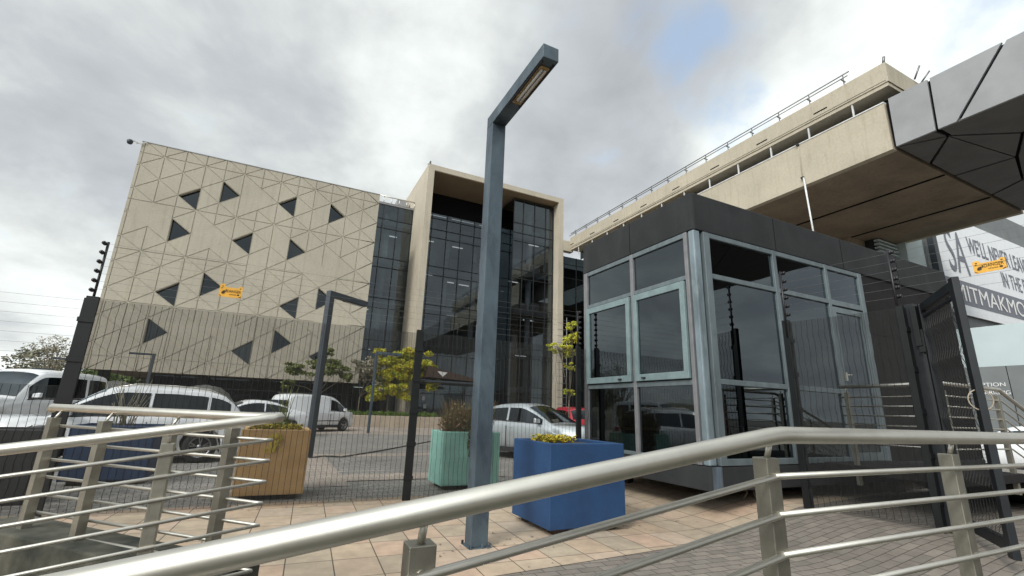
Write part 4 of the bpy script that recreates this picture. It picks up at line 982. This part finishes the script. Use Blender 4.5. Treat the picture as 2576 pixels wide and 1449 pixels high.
def leaves(mb, c, r, n, size, rg, flat=.5, shell=.0):
    for _ in range(n):
        while True:
            v = Vector((rg.uniform(-1, 1), rg.uniform(-1, 1), rg.uniform(-1, 1)))
            if shell < v.length <= 1: break
        p = Vector(c) + Vector((v.x * r[0], v.y * r[1], v.z * r[2])); s_ = size * rg.uniform(.6, 1.3)
        a = Vector((rg.gauss(0, 1), rg.gauss(0, 1), rg.gauss(0, flat))).normalized(); b2 = a.cross(Vector((rg.gauss(0, 1), rg.gauss(0, 1), rg.gauss(0, 1)))).normalized()
        mb.quad(p - a * s_, p + b2 * s_ * .45, p + a * s_, p - b2 * s_ * .45)
def succulent(x, y, z, w, d, n, seed, label, trail=False):
    rg = random.Random(seed); b_ = MB()
    for _ in range(n):
        px_, py_ = rg.uniform(-w, w), rg.uniform(-d, d); h = rg.uniform(.02, .10)
        for k in range(9):
            a = 2 * math.pi * k / 9 + rg.random(); l = rg.uniform(.02, .04); t = rg.uniform(.2, 1.0)
            c = Vector((px_, py_, h)); o = c + Vector((math.cos(a) * l * math.cos(t), math.sin(a) * l * math.cos(t), l * math.sin(t) + .01)); sd = Vector((-math.sin(a), math.cos(a), 0)) * l * .35
            b_.quad(c, (c + o) / 2 + sd, o, (c + o) / 2 - sd)
    if trail:
        for _ in range(60):
            px_ = rg.gauss(-.02, .05); zz = -rg.random() * .28; c = Vector((px_, -d - .10, zz)); b_.quad(c, c + Vector((.02, -.01, .01)), c + Vector((.03, -.015, -.02)), c + Vector((.0, 0, -.02)))
    o = b_.build('succulent', 'succ', None, recalc=False); o.location = (x, y, z); return tag(o, label, 'plant', 'yellow succulents in the planters')
planter('large square blue planter tub on the paving beside the lamp post', 3.008, 4.125, 5.005, 5.985, 1.03, 'blue')
succulent(3.45, 5.65, .975, .28, .22, 200, 3, 'yellow succulent growing in the large blue planter')
planter('square ochre planter tub behind the fence', -.42, .535, 8.13, 9.05, .995, 'tan')
succulent(.05, 8.55, .945, .36, .34, 260, 4, 'yellow succulent spilling over the front of the ochre planter', True)
rg = random.Random(5); b_ = MB()
for i in range(16):
    a = rg.uniform(0, 6.28); q = Vector((rg.uniform(-.05, .05), rg.uniform(-.05, .05), 0)); l = rg.uniform(.35, .75); ln_ = rg.uniform(.02, .22)
    pts = [q + Vector((math.cos(a) * ln_ * t ** 1.6, math.sin(a) * ln_ * t ** 1.6, l * t)) for t in (0, .35, .7, 1)]; b_.tube(pts, .008, 5, r1=.003)
leaves(b_, (0, 0, .08), (.16, .16, .12), 90, .05, rg, 2)
o = b_.build('reed_plant', 'leaf_g', recalc=False); o.location = (.12, 8.7, .94); tag(o, 'tall thin dark reeds standing in the ochre planter', 'plant')
planter('turquoise planter tub with red heather behind the mesh, left of the silver car', 2.75, 3.88, 8.30, 9.05, .985, 'teal')
rg = random.Random(8); b_ = MB()
for i in range(420):
    a = rg.uniform(0, 6.28); r_ = rg.random() ** .6 * .42; q = Vector((math.cos(a) * r_, math.sin(a) * r_ * .7, 0)); l = rg.uniform(.28, .66); t2 = q * .5
    b_.tube([q, q + Vector((t2.x * .5, t2.y * .5, l * .6)), q + Vector((t2.x, t2.y, l))], .004, 3, cap=False, r1=.002)
leaves(b_, (-.1, 0, .16), (.46, .36, .24), 1500, .034, rg, 1); leaves(b_, (.22, -.05, .28), (.34, .32, .26), 800, .030, rg, 1); leaves(b_, (-.2, .0, .38), (.22, .2, .22), 260, .026, rg, 1)
leaves(b_, (.12, -.40, -.15), (.24, .08, .42), 1200, .03, rg, 1)
o = b_.build('heather', 'heath', recalc=False); o.location = (3.32, 8.66, .94); tag(o, 'bushy red brown heather filling the turquoise planter', 'plant')
planter('dark navy planter tub behind the zig-zag handrail', -2.95, -1.82, 10.1, 11.0, .93, 'navy')
rg = random.Random(18); b_ = MB()
for i in range(26):
    a = rg.uniform(0, 6.28); q = Vector((rg.uniform(-.15, .15), rg.uniform(-.1, .1), 0)); l = rg.uniform(.35, .85); ln_ = rg.uniform(.05, .35)
    b_.tube([q + Vector((math.cos(a) * ln_ * t ** 1.5, math.sin(a) * ln_ * t ** 1.5, l * t)) for t in (0, .4, .75, 1)], .008, 4, r1=.003)
o = b_.build('twig_plant', 'leaf_dry_hazed', recalc=False); o.location = (-2.35, 10.5, .88); tag(o, 'bare dry twigs standing in the navy planter', 'plant')
planter('black planter tub at the left edge behind the lower mesh', -6.2, -2.75, 8.6, 9.3, .93, 'cartrim', z0=.0)
planter('small far navy planter tub between the silver and red cars', 8.0, 8.8, 17.0, 17.8, .95, 'navy')

# ---------------------------------------------------------------- cars
def interp(pts, x):
    if x <= pts[0][0]: return pts[0][1]
    for (a, b1), (c, d1) in zip(pts, pts[1:]):
        if x <= c:
            t = (x - a) / (c - a); return b1 + (d1 - b1) * t
    return pts[-1][1]
def smooth_pts(pts, it=2):
    for _ in range(it):
        q = [pts[0]]
        for a, c in zip(pts, pts[1:]):
            q += [(a[0] * .75 + c[0] * .25, a[1] * .75 + c[1] * .25), (a[0] * .25 + c[0] * .75, a[1] * .25 + c[1] * .75)]
        q.append(pts[-1]); pts = q
    return pts
def car(label, loc, heading, paint, Lc, Wc, belt, roof, axles, wr, sidew, screen, rearw, cat='car', name='parked_car', low=.20, tumble=.80, extras=(), group=None, rails=False, tail='side'):
    """local frame: +x is forward; belt/roof: outline points (x, z); sidew: list of (x0, x1) side windows"""
    t_ = thing(name, label, cat, group, loc, heading)
    belt = smooth_pts(belt); roof = smooth_pts(roof); h2 = Lc / 2; w2 = Wc / 2
    X_ = set([-h2 + Lc * i / 56 for i in range(57)])
    for ax in axles:
        for k in range(-8, 9): X_.add(ax + (wr + .07) * math.sin(k / 8 * math.pi / 2))
    for e in (.02, .06, .12): X_.add(-h2 + e); X_.add(h2 - e)
    X_ = sorted(x for x in X_ if -h2 <= x <= h2)
    def wid(x):
        u = abs(x) / h2; return w2 * (1 - .16 * u ** 7 - .03 * u ** 2)
    def zl(x):
        z = low
        e = h2 - abs(x)
        if e < .12: z = low + (.12 - e) * 1.1
        for ax in axles:
            dx = abs(x - ax)
            if dx < wr + .07: z = max(z, wr + math.sqrt(max(0, (wr + .07) ** 2 - dx * dx)) * .98)
        return z
    def B_(x): return interp(belt, x)
    def T_(x): return max(interp(roof, x), B_(x))
    def sec(x):
        w = wid(x); b1 = B_(x); t1 = T_(x); z0 = min(zl(x), b1 - .05); gh = t1 - b1; f = min(1, gh / .35); mid = (max(z0, .3) + b1) / 2
        wt = w * (.93 - (.93 - tumble) * f)
        return [(0, z0), (w * .86, z0), (w * .985, z0 + .03), (w, max(mid, z0 + .05)), (w * .995, max(b1 - .14, z0 + .07)), (w * .965, max(b1 - .03, z0 + .09)), (w * .925, b1 + .004),
                (wt, b1 + gh * .86 + .012), (wt * .90, b1 + gh * .965 + .028), (wt * .5, t1 + .045), (0, t1 + .055)]
    b_ = MB(); n = 11; rows = []
    for x in X_:
        s_ = sec(x); row = [(x, y, z) for y, z in s_] + [(x, -y, z) for y, z in s_[-2:0:-1]]
        rows.append(row); b_.v += row
    m_ = len(rows[0])
    for i in range(len(rows) - 1):
        for j in range(m_): j2 = (j + 1) % m_; b_.f.append((i * m_ + j, i * m_ + j2, (i + 1) * m_ + j2, (i + 1) * m_ + j)); b_.sm.append(True)
    b_.f.append(tuple(range(m_))); b_.f.append(tuple(range((len(rows) - 1) * m_ + m_ - 1, (len(rows) - 1) * m_ - 1, -1))); b_.sm += [False, False]
    bo = b_.build('body', paint, t_)
    def side(x, t, off=.008):
        s_ = sec(x); a, c = s_[6], s_[7]; y = a[0] + (c[0] - a[0]) * t; z = a[1] + (c[1] - a[1]) * t; return y + off, z + off * .3
    def side_patch(name_, x0, x1, t0, t1, m, par, off=.008, nn=12):
        for sg in (-1, 1):
            g = MB(); k = 0
            for i in range(nn + 1):
                x = x0 + (x1 - x0) * i / nn
                for t in (t0, (t0 + t1) / 2, t1): y, z = side(x, t, off); g.v.append((x, sg * y, z))
            for i in range(nn):
                for j in range(2): g.f.append((i * 3 + j, i * 3 + j + 1, (i + 1) * 3 + j + 1, (i + 1) * 3 + j)); g.sm.append(True)
            g.build(name_, m, par)
    for (x0, x1) in sidew: side_patch('side_window', x0, x1, .06, .90, 'carglass', t_)
    # dark belt moulding and pillars between the side windows
    side_patch('window_trim', min(s_[0] for s_ in sidew) - .02, max(s_[1] for s_ in sidew) + .02, -.02, .05, 'cartrim', t_, .006)
    def top(x, s_, off=.012):
        S_ = sec(x); pts = [(S_[7][0], S_[7][1]), (S_[8][0], S_[8][1]), (S_[9][0], S_[9][1]), (0, S_[10][1])]; y = abs(s_) * pts[0][0]
        for (a, b1), (c, d1) in zip(pts, pts[1:]):
            if y >= c - 1e-9: t = (a - y) / (a - c); return math.copysign(y, s_), b1 + (d1 - b1) * t + off
        return 0, pts[-1][1] + off
    for nm, seg in (('windscreen', screen), ('rear_window', rearw)):
        if seg is None: continue
        g = MB(); nn, mm = 10, 10; dx = .012 if nm == 'windscreen' else -.012
        for i in range(nn + 1):
            x = seg[0] + (seg[1] - seg[0]) * i / nn
            for j in range(mm + 1): y, z = top(x, -.93 + 1.86 * j / mm); g.v.append((x + dx, y, z))
        for i in range(nn):
            for j in range(mm): g.f.append((i * (mm + 1) + j, i * (mm + 1) + j + 1, (i + 1) * (mm + 1) + j + 1, (i + 1) * (mm + 1) + j)); g.sm.append(True)
        g.build(nm, 'carglass', t_)
    # interior block so the glass shows seats, not sky
    s_ = MB(); xa, xb = min(q[0] for q in sidew) + .2, max(q[1] for q in sidew) - .25
    for x in (xb - .75, xa + .45):
        for y in (-.36, .36): s_.box(x - .08, x + .08, y - .22, y + .22, .5, B_(x) + .12); s_.box(x - .05, x + .05, y - .12, y + .12, B_(x) + .14, B_(x) + .3)
    s_.box(xb + .1, xb + .3, -.6, .6, B_(xb) - .15, B_(xb) + .02); s_.build('seats', 'cartrim', t_)
    for ax in axles:
        for sg in (-1, 1):
            r_ = wr; tw = .2; y1 = sg * (w2 * .985); prof = [(r_ * .66, 0), (r_ * .93, 0), (r_, -.03), (r_, -tw + .03), (r_ * .93, -tw), (.02, -tw)]
            q = MB(); q.lathe([(a, y1 + sg * b1) for a, b1 in prof], (ax, 0, r_), axis='y', n=28); wo = q.build('wheel', 'tyre', t_)
            q = MB(); q.lathe([(r_ * .67, y1 - sg * .005), (r_ * .60, y1 - sg * .012), (r_ * .58, y1 - sg * .05)], (ax, 0, r_), axis='y', n=28)
            for k in range(5):
                a = 2 * math.pi * k / 5 + .3
                for da in (-.16, .16): q.bar((ax + .05 * math.cos(a), y1 - sg * .03, r_ + .05 * math.sin(a)), (ax + r_ * .61 * math.cos(a + da), y1 - sg * .022, r_ + r_ * .61 * math.sin(a + da)), .02, .035, (0, 1, 0))
            q.lathe([(.001, y1 - sg * .012), (.05, y1 - sg * .015), (.06, y1 - sg * .04)], (ax, 0, r_), axis='y', n=14); q.build('rim', 'rim', wo)
            q = MB(); q.lathe([(.001, y1 - sg * .06), (r_ * .6, y1 - sg * .06)], (ax, 0, r_), axis='y', n=20); q.build('brake_disc', 'cartrim', wo)
    bf, br_ = B_(h2 - .12), B_(-h2 + .10)
    for sg in (-1, 1):
        g = MB(); x = h2 - .16; g.hexa([(x - .22, sg * wid(x - .22) * .90, bf - .20), (h2 - .015, sg * wid(h2) * .62, bf - .22), (h2 - .015, sg * wid(h2) * .55, bf - .22), (x - .22, sg * wid(x) * .7, bf - .22), (x - .25, sg * wid(x - .25) * .985, bf - .05), (h2 - .0, sg * wid(h2) * .66, bf - .11), (h2 - .02, sg * wid(h2) * .55, bf - .11), (x - .25, sg * wid(x) * .7, bf - .08)]); g.build('headlight', 'lamp_lens', t_, bevel=.01)
        g = MB(); zt = br_ - .03
        if tail == 'van': g.box(-h2 - .012, -h2 + .05, sg * wid(-h2) * 1.0 - .09, sg * wid(-h2) * 1.0 + .055, zt - .18, zt + .22)
        else: g.hexa([(-h2 + .30, sg * wid(-h2 + .3) * 1.0, zt - .14), (-h2 - .012, sg * wid(-h2) * .9, zt - .15), (-h2 - .012, sg * wid(-h2) * .55, zt - .15), (-h2 + .2, sg * wid(-h2) * .5, zt - .14), (-h2 + .30, sg * wid(-h2 + .3) * 1.004, zt - .02), (-h2 - .012, sg * wid(-h2) * .92, zt), (-h2 - .012, sg * wid(-h2) * .55, zt), (-h2 + .2, sg * wid(-h2) * .5, zt)])
        g.build('tail_light', 'tail_lens', t_, bevel=.008)
        xm = max(s_[1] for s_ in sidew) - .12; y, z = side(xm, .1); g = MB(); g.hexa([(xm - .05, sg * (y + .02), z + .0), (xm + .09, sg * (y + .03), z + .0), (xm + .06, sg * (y + .22), z + .01), (xm - .04, sg * (y + .22), z + .01), (xm - .05, sg * (y + .02), z + .13), (xm + .07, sg * (y + .03), z + .12), (xm + .04, sg * (y + .21), z + .14), (xm - .04, sg * (y + .21), z + .15)]); g.build('mirror', paint if paint != 'cartrim' else 'cartrim', t_, bevel=.02)
        for (x0, x1) in sidew[-2:]:
            g = MB(); xh = x0 + .08; g.box(xh, xh + .16, sg * (w2 * .985) - .015, sg * (w2 * .985) + .02, B_(xh) - .17, B_(xh) - .14); g.build('door_handle', paint, t_, bevel=.006)
        for (x0, x1) in sidew[-2:]:
            g = MB(); g.box(x0 - .03, x0 - .018, sg * (w2 + .000) - .02, sg * (w2 + .0) + .0015, .34, B_(x0) - .12); g.build('door_gap', 'cartrim', t_)
        g = MB(); g.box(axles[0] + wr + .09, axles[1] - wr - .09, sg * w2 * .985 - .03, sg * w2 * .985 + .018, low + .0, low + .14); g.build('sill', 'cartrim', t_, bevel=.01)
        if rails:
            xa, xb = min(q[0] for q in sidew) + .15, max(q[1] for q in sidew) - .75; g = MB(); S_ = sec((xa + xb) / 2)
            g.tube([(x, sg * sec(x)[8][0] * .98, sec(x)[8][1] + (.05 if 0 < k < 6 else .005)) for k, x in enumerate([xa + (xb - xa) * i / 6 for i in range(7)])], .018, 8); g.build('roof_rail', 'steel', t_)
    g = MB(); g.box(h2 - .03, h2 + .012, -.42, .42, .48, bf - .13); g.build('grille', 'cartrim', t_, bevel=.01)
    g = MB(); g.box(h2 - .05, h2 + .014, -wid(h2) * .82, wid(h2) * .82, low + .12, .40); g.build('bumper_intake', 'cartrim', t_, bevel=.02)
    g = MB(); g.box(h2 + .012, h2 + .02, -.25, .25, .42, .52); g.box(-h2 - .02, -h2 - .012, -.25, .25, .55, .66); g.build('number_plate', 'plastic_white', t_)
    g = MB(); g.box(-h2 - .012, -h2 + .05, -wid(h2) * .9, wid(h2) * .9, low + .12, .42); g.build('rear_bumper', 'cartrim', t_, bevel=.02)
    return t_
hatch = dict(Lc=4.45, Wc=1.82, belt=[(-2.23, .80), (-2.15, 1.0), (-1.2, 1.03), (.9, .97), (1.25, .94), (2.0, .80), (2.23, .62)], roof=[(-2.23, .8), (-2.15, 1.05), (-1.75, 1.50), (-1.2, 1.60), (0, 1.64), (.5, 1.58), (1.35, .92)], axles=(-1.35, 1.32), wr=.345, sidew=[(-1.85, -1.42), (-1.36, -.32), (-.26, 1.12)], screen=(.52, 1.22), rearw=(-1.72, -2.1))
car('white estate car with roof rails parked behind the navy planter', (-2.95, 13.75, 0), R(190), 'white', rails=True, **hatch)
sedan = dict(Lc=4.6, Wc=1.80, belt=[(-2.3, .72), (-2.2, .98), (-1.5, 1.02), (.7, .95), (1.2, .92), (2.05, .76), (2.3, .60)], roof=[(-2.3, .72), (-2.0, 1.0), (-1.45, 1.10), (-.7, 1.38), (0, 1.43), (.4, 1.38), (1.25, .90)], axles=(-1.35, 1.42), wr=.325, sidew=[(-1.2, -.34), (-.28, .92)], screen=(.48, 1.15), rearw=(-.85, -1.5))
car('white saloon car parked between the estate car and the white van', (-.95, 22.6, 0), R(196), 'white', **sedan)
car('silver car facing the camera behind the lamp post and blue planter', (7.3, 13.3, 0), R(-64), 'silver', **dict(sedan, belt=[(-2.3, .78), (-2.2, 1.05), (-1.5, 1.10), (.7, 1.04), (1.2, 1.02), (2.05, .86), (2.3, .64)], roof=[(-2.3, .78), (-2.1, 1.1), (-1.6, 1.35), (-.9, 1.56), (0, 1.60), (.3, 1.56), (1.3, 1.0)], sidew=[(-1.3, -.38), (-.3, .95)], screen=(.38, 1.2)))
car('red hatchback parked close to the left side of the booth', (13.5, 20.4, 0), R(75), 'red', **dict(hatch, rearw=(-1.72, -2.12)))
van = dict(Lc=4.4, Wc=1.79, belt=[(-2.2, .70), (-2.19, 1.05), (-.5, 1.05), (1.0, 1.02), (1.55, 1.0), (2.05, .82), (2.2, .60)], roof=[(-2.2, .70), (-2.17, 1.3), (-2.08, 1.74), (-1.6, 1.80), (0, 1.80), (.55, 1.76), (1.0, 1.55), (1.72, .98)], axles=(-1.30, 1.38), wr=.32, sidew=[(.38, 1.42)], screen=(.95, 1.66), rearw=None, tumble=.86)
vn = car('small white panel van parked beside the dark lamp post', (1.75, 27.2, 0), R(38), 'white', cat='van', name='parked_van', tail='van', **van)
g = MB(); g.box(-2.215, -2.19, -.66, -.04, 1.12, 1.52); g.box(-2.215, -2.19, .04, .66, 1.12, 1.52); g.build('rear_door_window', 'carglass', vn)
g = MB(); g.box(-1.0, 1.0, -.90, -.892, .52, .56); g.box(-1.0, 1.0, .892, .90, .52, .56); g.build('side_moulding', 'cartrim', vn)
g = MB(); g.tube([(-1.9, -.55, 1.88), (.3, -.55, 1.88)], .02, 6); g.tube([(-1.9, .55, 1.88), (.3, .55, 1.88)], .02, 6); g.build('roof_bar', 'cartrim', vn)
off = dict(Lc=4.6, Wc=1.86, belt=[(-2.3, 1.2), (-2.28, 1.26), (.4, 1.24), (1.0, 1.20), (1.3, 1.16), (2.15, 1.06), (2.3, .80)], roof=[(-2.3, 1.2), (-2.24, 1.8), (-2.1, 2.02), (-1.0, 2.05), (0, 2.05), (.35, 2.0), (.95, 1.22)], axles=(-1.4, 1.45), wr=.40, sidew=[(-2.02, -1.3), (-1.2, -.45), (-.38, .62)], screen=(.36, .90), rearw=None, tumble=.84, low=.34)
car('tall white off-road wagon parked at the left behind the estate car', (-6.75, 18.6, 0), R(246), 'white', **off)
car('pale car at the far left edge of the photo behind the off-road wagon', (-14.6, 27, 0), R(200), 'silver', **sedan)
car('white car at the far right seen through the ramp handrail', (20.6, 6.1, 0), R(100), 'white', **sedan)

# ---------------------------------------------------------------- planting bed in front of the buildings
bed = thing('planting_bed_wall', 'low pale block wall of the planting bed in front of the tower', 'wall')
b_ = MB(); b_.box(1.2, 10.9, 32.8, 33.1, -.02, .74); b_.box(10.6, 10.9, 33.1, 35.5, -.02, .74); b_.build('wall', 'bedwall', bed, bevel=.02)
b_ = MB(); b_.box(1.2, 10.6, 33.1, 35.9, .3, .62); tag(b_.build('bed_soil', 'soil'), None, None, kind='structure')
rg = random.Random(21); b_ = MB()
for i in range(36): leaves(b_, (1.4 + i * .26, 33.7 + rg.random() * .5, .78 + rg.uniform(-.02, .10)), (.30, .35, .24), 130, .06, rg, 1.5)
tag(b_.build('ground_cover', 'hedge', recalc=False), 'low green and yellow planting filling the bed before the tower', 'plants', kind='stuff')

def tree(label, base, h, crowns, leafm, trunk_h, seed, n, size, group=None, spread=1.0, name='tree', density=1.0, lean=0, barkm='bark', tr=.07):
    t_ = thing(name, label, 'tree', group, base); rg = random.Random(seed)
    k = MB(); tip = Vector((lean, 0, trunk_h))
    k.tube([(0, 0, 0), (lean * .3, .02, trunk_h * .5), tip], tr, 9, r1=tr * .7)
    ends = []
    for i, (c, r_) in enumerate(crowns):
        c = Vector(c); mid = tip.lerp(c, .5) + Vector((rg.uniform(-.1, .1), rg.uniform(-.1, .1), rg.uniform(-.05, .15)))
        k.tube([tip - Vector((0, 0, trunk_h * .1 * rg.random())), mid, c], tr * .5, 6, r1=.012); ends.append((mid, c, r_))
        for _ in range(5):
            d_ = Vector((rg.gauss(0, 1), rg.gauss(0, 1), rg.gauss(.2, .6))).normalized(); e = c + Vector((d_.x * r_[0], d_.y * r_[1], d_.z * r_[2])) * .85
            k.tube([mid.lerp(c, rg.uniform(.3, .9)), (c + e) / 2 + Vector((0, 0, .05)), e], .018, 4, cap=False, r1=.005)
    k.build('trunk', barkm, t_)
    b_ = MB()
    for (mid, c, r_) in ends:
        # clumps inside every crown lobe leave gaps between them
        cl = [(c + Vector((rg.uniform(-1, 1) * r_[0], rg.uniform(-1, 1) * r_[1], rg.uniform(-1, 1) * r_[2])) * .85, rg.uniform(.28, .50)) for _ in range(11)]
        for (q, s_) in cl:
            rr = (r_[0] * s_, r_[1] * s_, r_[2] * s_ * .8); leaves(b_, q, rr, int(n * density / 11), size, rg, .6)
    b_.build('crown', leafm, t_, recalc=False); return t_
tree('yellow leaved tree left of the tower, fuller of the two', (7.05, 34.4, .6), 5, [((-.7, 0, 2.5), (.8, .7, .8)), ((.35, 0, 3.3), (1.0, .8, .75)), ((-.3, 0, 4.1), (.9, .8, .6)), ((.8, .1, 4.4), (.9, .7, .5)), ((-.9, 0, 1.7), (.6, .6, .5)), ((.1, 0, 2.0), (.7, .6, .55)), ((-.9, .2, 3.4), (.7, .6, .6)), ((.4, .2, 2.6), (.8, .7, .6)), ((1.2, 0, 3.6), (.7, .6, .5))], 'leaf_y', 1.3, 31, 4200, .15, tr=.06)
tree('sparser yellow green tree with white stem in front of the tower column', (8.65, 34.2, .6), 5, [((.2, 0, 4.3), (1.0, .8, .6)), ((1.3, 0, 3.6), (.8, .7, .6)), ((.2, 0, 3.2), (.9, .7, .6)), ((-.4, 0, 1.6), (.5, .5, .35)), ((1.6, 0, 2.4), (.5, .5, .4))], 'leaf_y', 1.5, 32, 1500, .13, tr=.05)
tree('thin umbrella shaped green tree behind the white van', (2.35, 33.8, .55), 5, [((-1.3, 0, 3.0), (.9, .7, .35)), ((.0, 0, 3.5), (1.0, .8, .4)), ((1.0, 0, 3.1), (.8, .7, .4)), ((.2, 0, 4.2), (.4, .4, .3)), ((-1.9, 0, 2.0), (.35, .4, .25)), ((1.6, 0, 2.6), (.4, .4, .4))], 'leaf_g', 1.6, 33, 560, .13, tr=.05)
tree('thin dry brown tree behind the dark lamp post', (5.0, 33.9, .55), 5, [((-.2, 0, 3.3), (.7, .6, .6)), ((.9, 0, 3.0), (.8, .6, .6)), ((.5, 0, 3.9), (.6, .5, .4)), ((1.2, 0, 2.2), (.4, .4, .3))], 'leaf_dry_hazed', 1.4, 34, 480, .12, tr=.045)
tree('orange yellow creeper tree beside the left edge of the booth', (10.6, 16.2, 0), 5, [((.1, 0, 4.5), (.38, .35, .3)), ((-.45, 0, 3.95), (.45, .35, .2)), ((.2, 0, 3.9), (.4, .35, .3)), ((.1, 0, 3.2), (.3, .3, .18)), ((.15, 0, 4.95), (.25, .25, .18)), ((.0, 0, 2.2), (.2, .2, .12))], 'leaf_y', 2.0, 35, 420, .055, tr=.04)
wt = thing('wall_trellis', 'dark trellis wires on the wall behind the creeper tree', 'trellis')
b_ = MB()
for i in range(16): b_.tube([(15.2, 24.6, .6 + i * .42), (15.9, 24.6, .6 + i * .42)], .02, 5)
b_.tube([(15.9, 24.6, 0), (15.9, 24.6, 7.3)], .03, 6); b_.build('wire', 'wire', wt)
# bare and distant trees at the far left
far = [(-19.5, 40, 6.2, 2.6, 41, 'leaf_dry_hazed'), (-23.5, 42, 7.6, 3.2, 42, 'leaf_dry_hazed'), (-15.6, 47, 6.0, 2.3, 43, 'leaf_dry_hazed'), (-28, 55, 7.0, 4, 44, 'leaf_far'), (-21, 66, 6.0, 4.5, 45, 'leaf_far'), (-34, 62, 7, 4.5, 46, 'leaf_far')]
names = ['grey brown tree behind the off-road wagon, nearest the tall fence post', 'thin crowned tree rising highest at the left edge', 'small dry tree partly behind the tall fence post', 'hazy distant tree low at the far left', 'hazy distant tree filling the gap under the patterned block', 'hazy distant tree farthest to the left']
for (x, y, h, r_, sd, lm), lb in zip(far, names):
    rg = random.Random(sd); cr_ = [((rg.uniform(-1, 1) * r_ * .8, rg.uniform(-1, 1) * r_ * .5, h * rg.uniform(.45, .92)), (r_ * .45, r_ * .4, r_ * .3)) for _ in range(8)]
    tree(lb, (x, y, 0), h, cr_, lm, h * .3, sd, 240 if lm == 'leaf_dry_hazed' else 420, .07 if lm == 'leaf_dry_hazed' else .2, 'background trees', tr=.14)
for i, (x, y) in enumerate(((-11.5, 48), (-8.5, 50), (-13.5, 52))):
    rg = random.Random(60 + i); tree(['green shrub under the raised left corner of the patterned block', 'yellow green shrub beyond the dark base of the patterned block', 'leafy shrub farthest under the patterned block'][i], (x, y, 0), 4, [((rg.uniform(-1.5, 1.5), 0, rg.uniform(1.0, 3.4)), (1.1, .8, .7)) for _ in range(7)], 'hedge' if i != 1 else 'leaf_g', .8, 60 + i, 420, .14, 'shrubs behind the patterned block', tr=.08)
for i, (x, y, r_, lb) in enumerate(((-6.2, 25.0, 1.15, 'left of two round grey mesh domes behind the estate car'), (-3.0, 25.0, 1.25, 'right of two round grey mesh domes behind the estate car'))):
    dm = thing('dome', lb, 'dome', 'round mesh domes', (x, y, 0)); b_ = MB(); b_.lathe([(r_, .0), (r_ * 1.0, 1.0), (r_ * .93, 1.35), (r_ * .75, 1.7), (r_ * .45, 1.95), (.001, 2.05)], n=28); b_.build('shell', 'dome', dm)
    b_ = MB(); b_.lathe([(r_ * 1.01, .0), (r_ * 1.03, .04), (r_ * 1.01, .08)], n=28); b_.build('hoop', 'cartrim', dm)
# distant low building and hills
hb = MB(); rg = random.Random(77); n = 60
pts = [(-260 + i * 9, 190 + 6 * math.sin(i * .7), 3.5 + 2.2 * math.sin(i * .35) + rg.random() * 1.5) for i in range(n)]
for a, c in zip(pts, pts[1:]): hb.hexa([(a[0], a[1], -1), (c[0], c[1], -1), (c[0], c[1] + 40, -1), (a[0], a[1] + 40, -1), a, c, (c[0], c[1] + 40, c[2] + 3), (a[0], a[1] + 40, a[2] + 3)])
tag(hb.build('hills', 'leaf_far'), None, None, kind='structure')
fb_ = thing('distant_building', 'low pale building far away at the left edge', 'building'); box('wall', 'lightwall', fb_, -52, -30, 92, 100, 0, 4.2); box('roof', 'greywall', fb_, -52.5, -29.5, 91.5, 100.5, 4.202, 4.6)
b_ = MB()
for i in range(6): b_.box(-50.5 + i * 3.4, -48.6 + i * 3.4, 91.9, 91.98, 1.2, 2.8)
b_.build('window', 'dark_glass', fb_)

# ---------------------------------------------------------------- the street behind the camera (seen in the glass)
sb = thing('street_building', 'low dark building across the street behind the camera', 'building')
box('wall', 'greywall', sb, -30, 9, -26, -20, 0, 4.4); box('roof', 'clad', sb, -31, 10, -27, -19.5, 4.402, 5.0); box('tall_wall', 'bedwall', sb, 12, 22, -30, -20, 0, 7.2)
sb2 = thing('street_building', 'long low building beyond the left side of the camera', 'building')
box('wall', 'greywall', sb2, -46, -38, -18, 24, 0, 4.6); box('roof', 'clad', sb2, -46.5, -37.5, -18.5, 24.5, 4.602, 5.1)
for i, (x, y) in enumerate(((-20, -6), (-24, 4), (-21, 14), (-4, -17), (5, -18))):
    rg = random.Random(90 + i); tree(['street tree left behind the camera, nearest', 'street tree left of the camera, middle', 'street tree left of the car park', 'street tree straight behind the camera', 'street tree behind the camera to the right'][i], (x, y, 0), 6, [((rg.uniform(-1.5, 1.5), rg.uniform(-1.5, 1.5), rg.uniform(2.6, 5.2)), (1.3, 1.2, .9)) for _ in range(7)], 'leaf_g', 1.8, 90 + i, 260, .22, 'street trees', tr=.12)

# dry leaves and grit that collect on the paving
rg = random.Random(301); b_ = MB()
spots = [(2.6, 5.0, .5, .3, 26), (4.3, 5.4, .3, .6, 26), (6.4, 5.0, 1.4, .3, 60), (5.2, 6.6, .25, 1.2, 40), (2.1, 7.5, 2.2, .12, 60), (0, 7.5, 1.6, .12, 50), (2.1, 4.9, .5, .4, 16), (-.8, 5.0, .7, .8, 22), (7.2, 3.2, .8, 1.0, 26), (3.8, 3.6, 2.5, 1.0, 26)]
for (x, y, wx, wy, n) in spots:
    for _ in range(n):
        px_, py_ = x + rg.gauss(0, wx * .5), y + rg.gauss(0, wy * .5); a = rg.uniform(0, 6.28); l = rg.uniform(.008, .028); z = G(px_, py_) + .009
        d = Vector((math.cos(a), math.sin(a), rg.uniform(-.05, .25))) * l; e = Vector((-math.sin(a), math.cos(a), 0)) * l * .45; c = Vector((px_, py_, z + .003))
        b_.quad(c - d * .5, c + e, c + d, c - e)
tag(b_.build('leaf_litter', 'bark', recalc=False), 'scattered dry leaves and grit on the paving', 'leaves', kind='stuff')
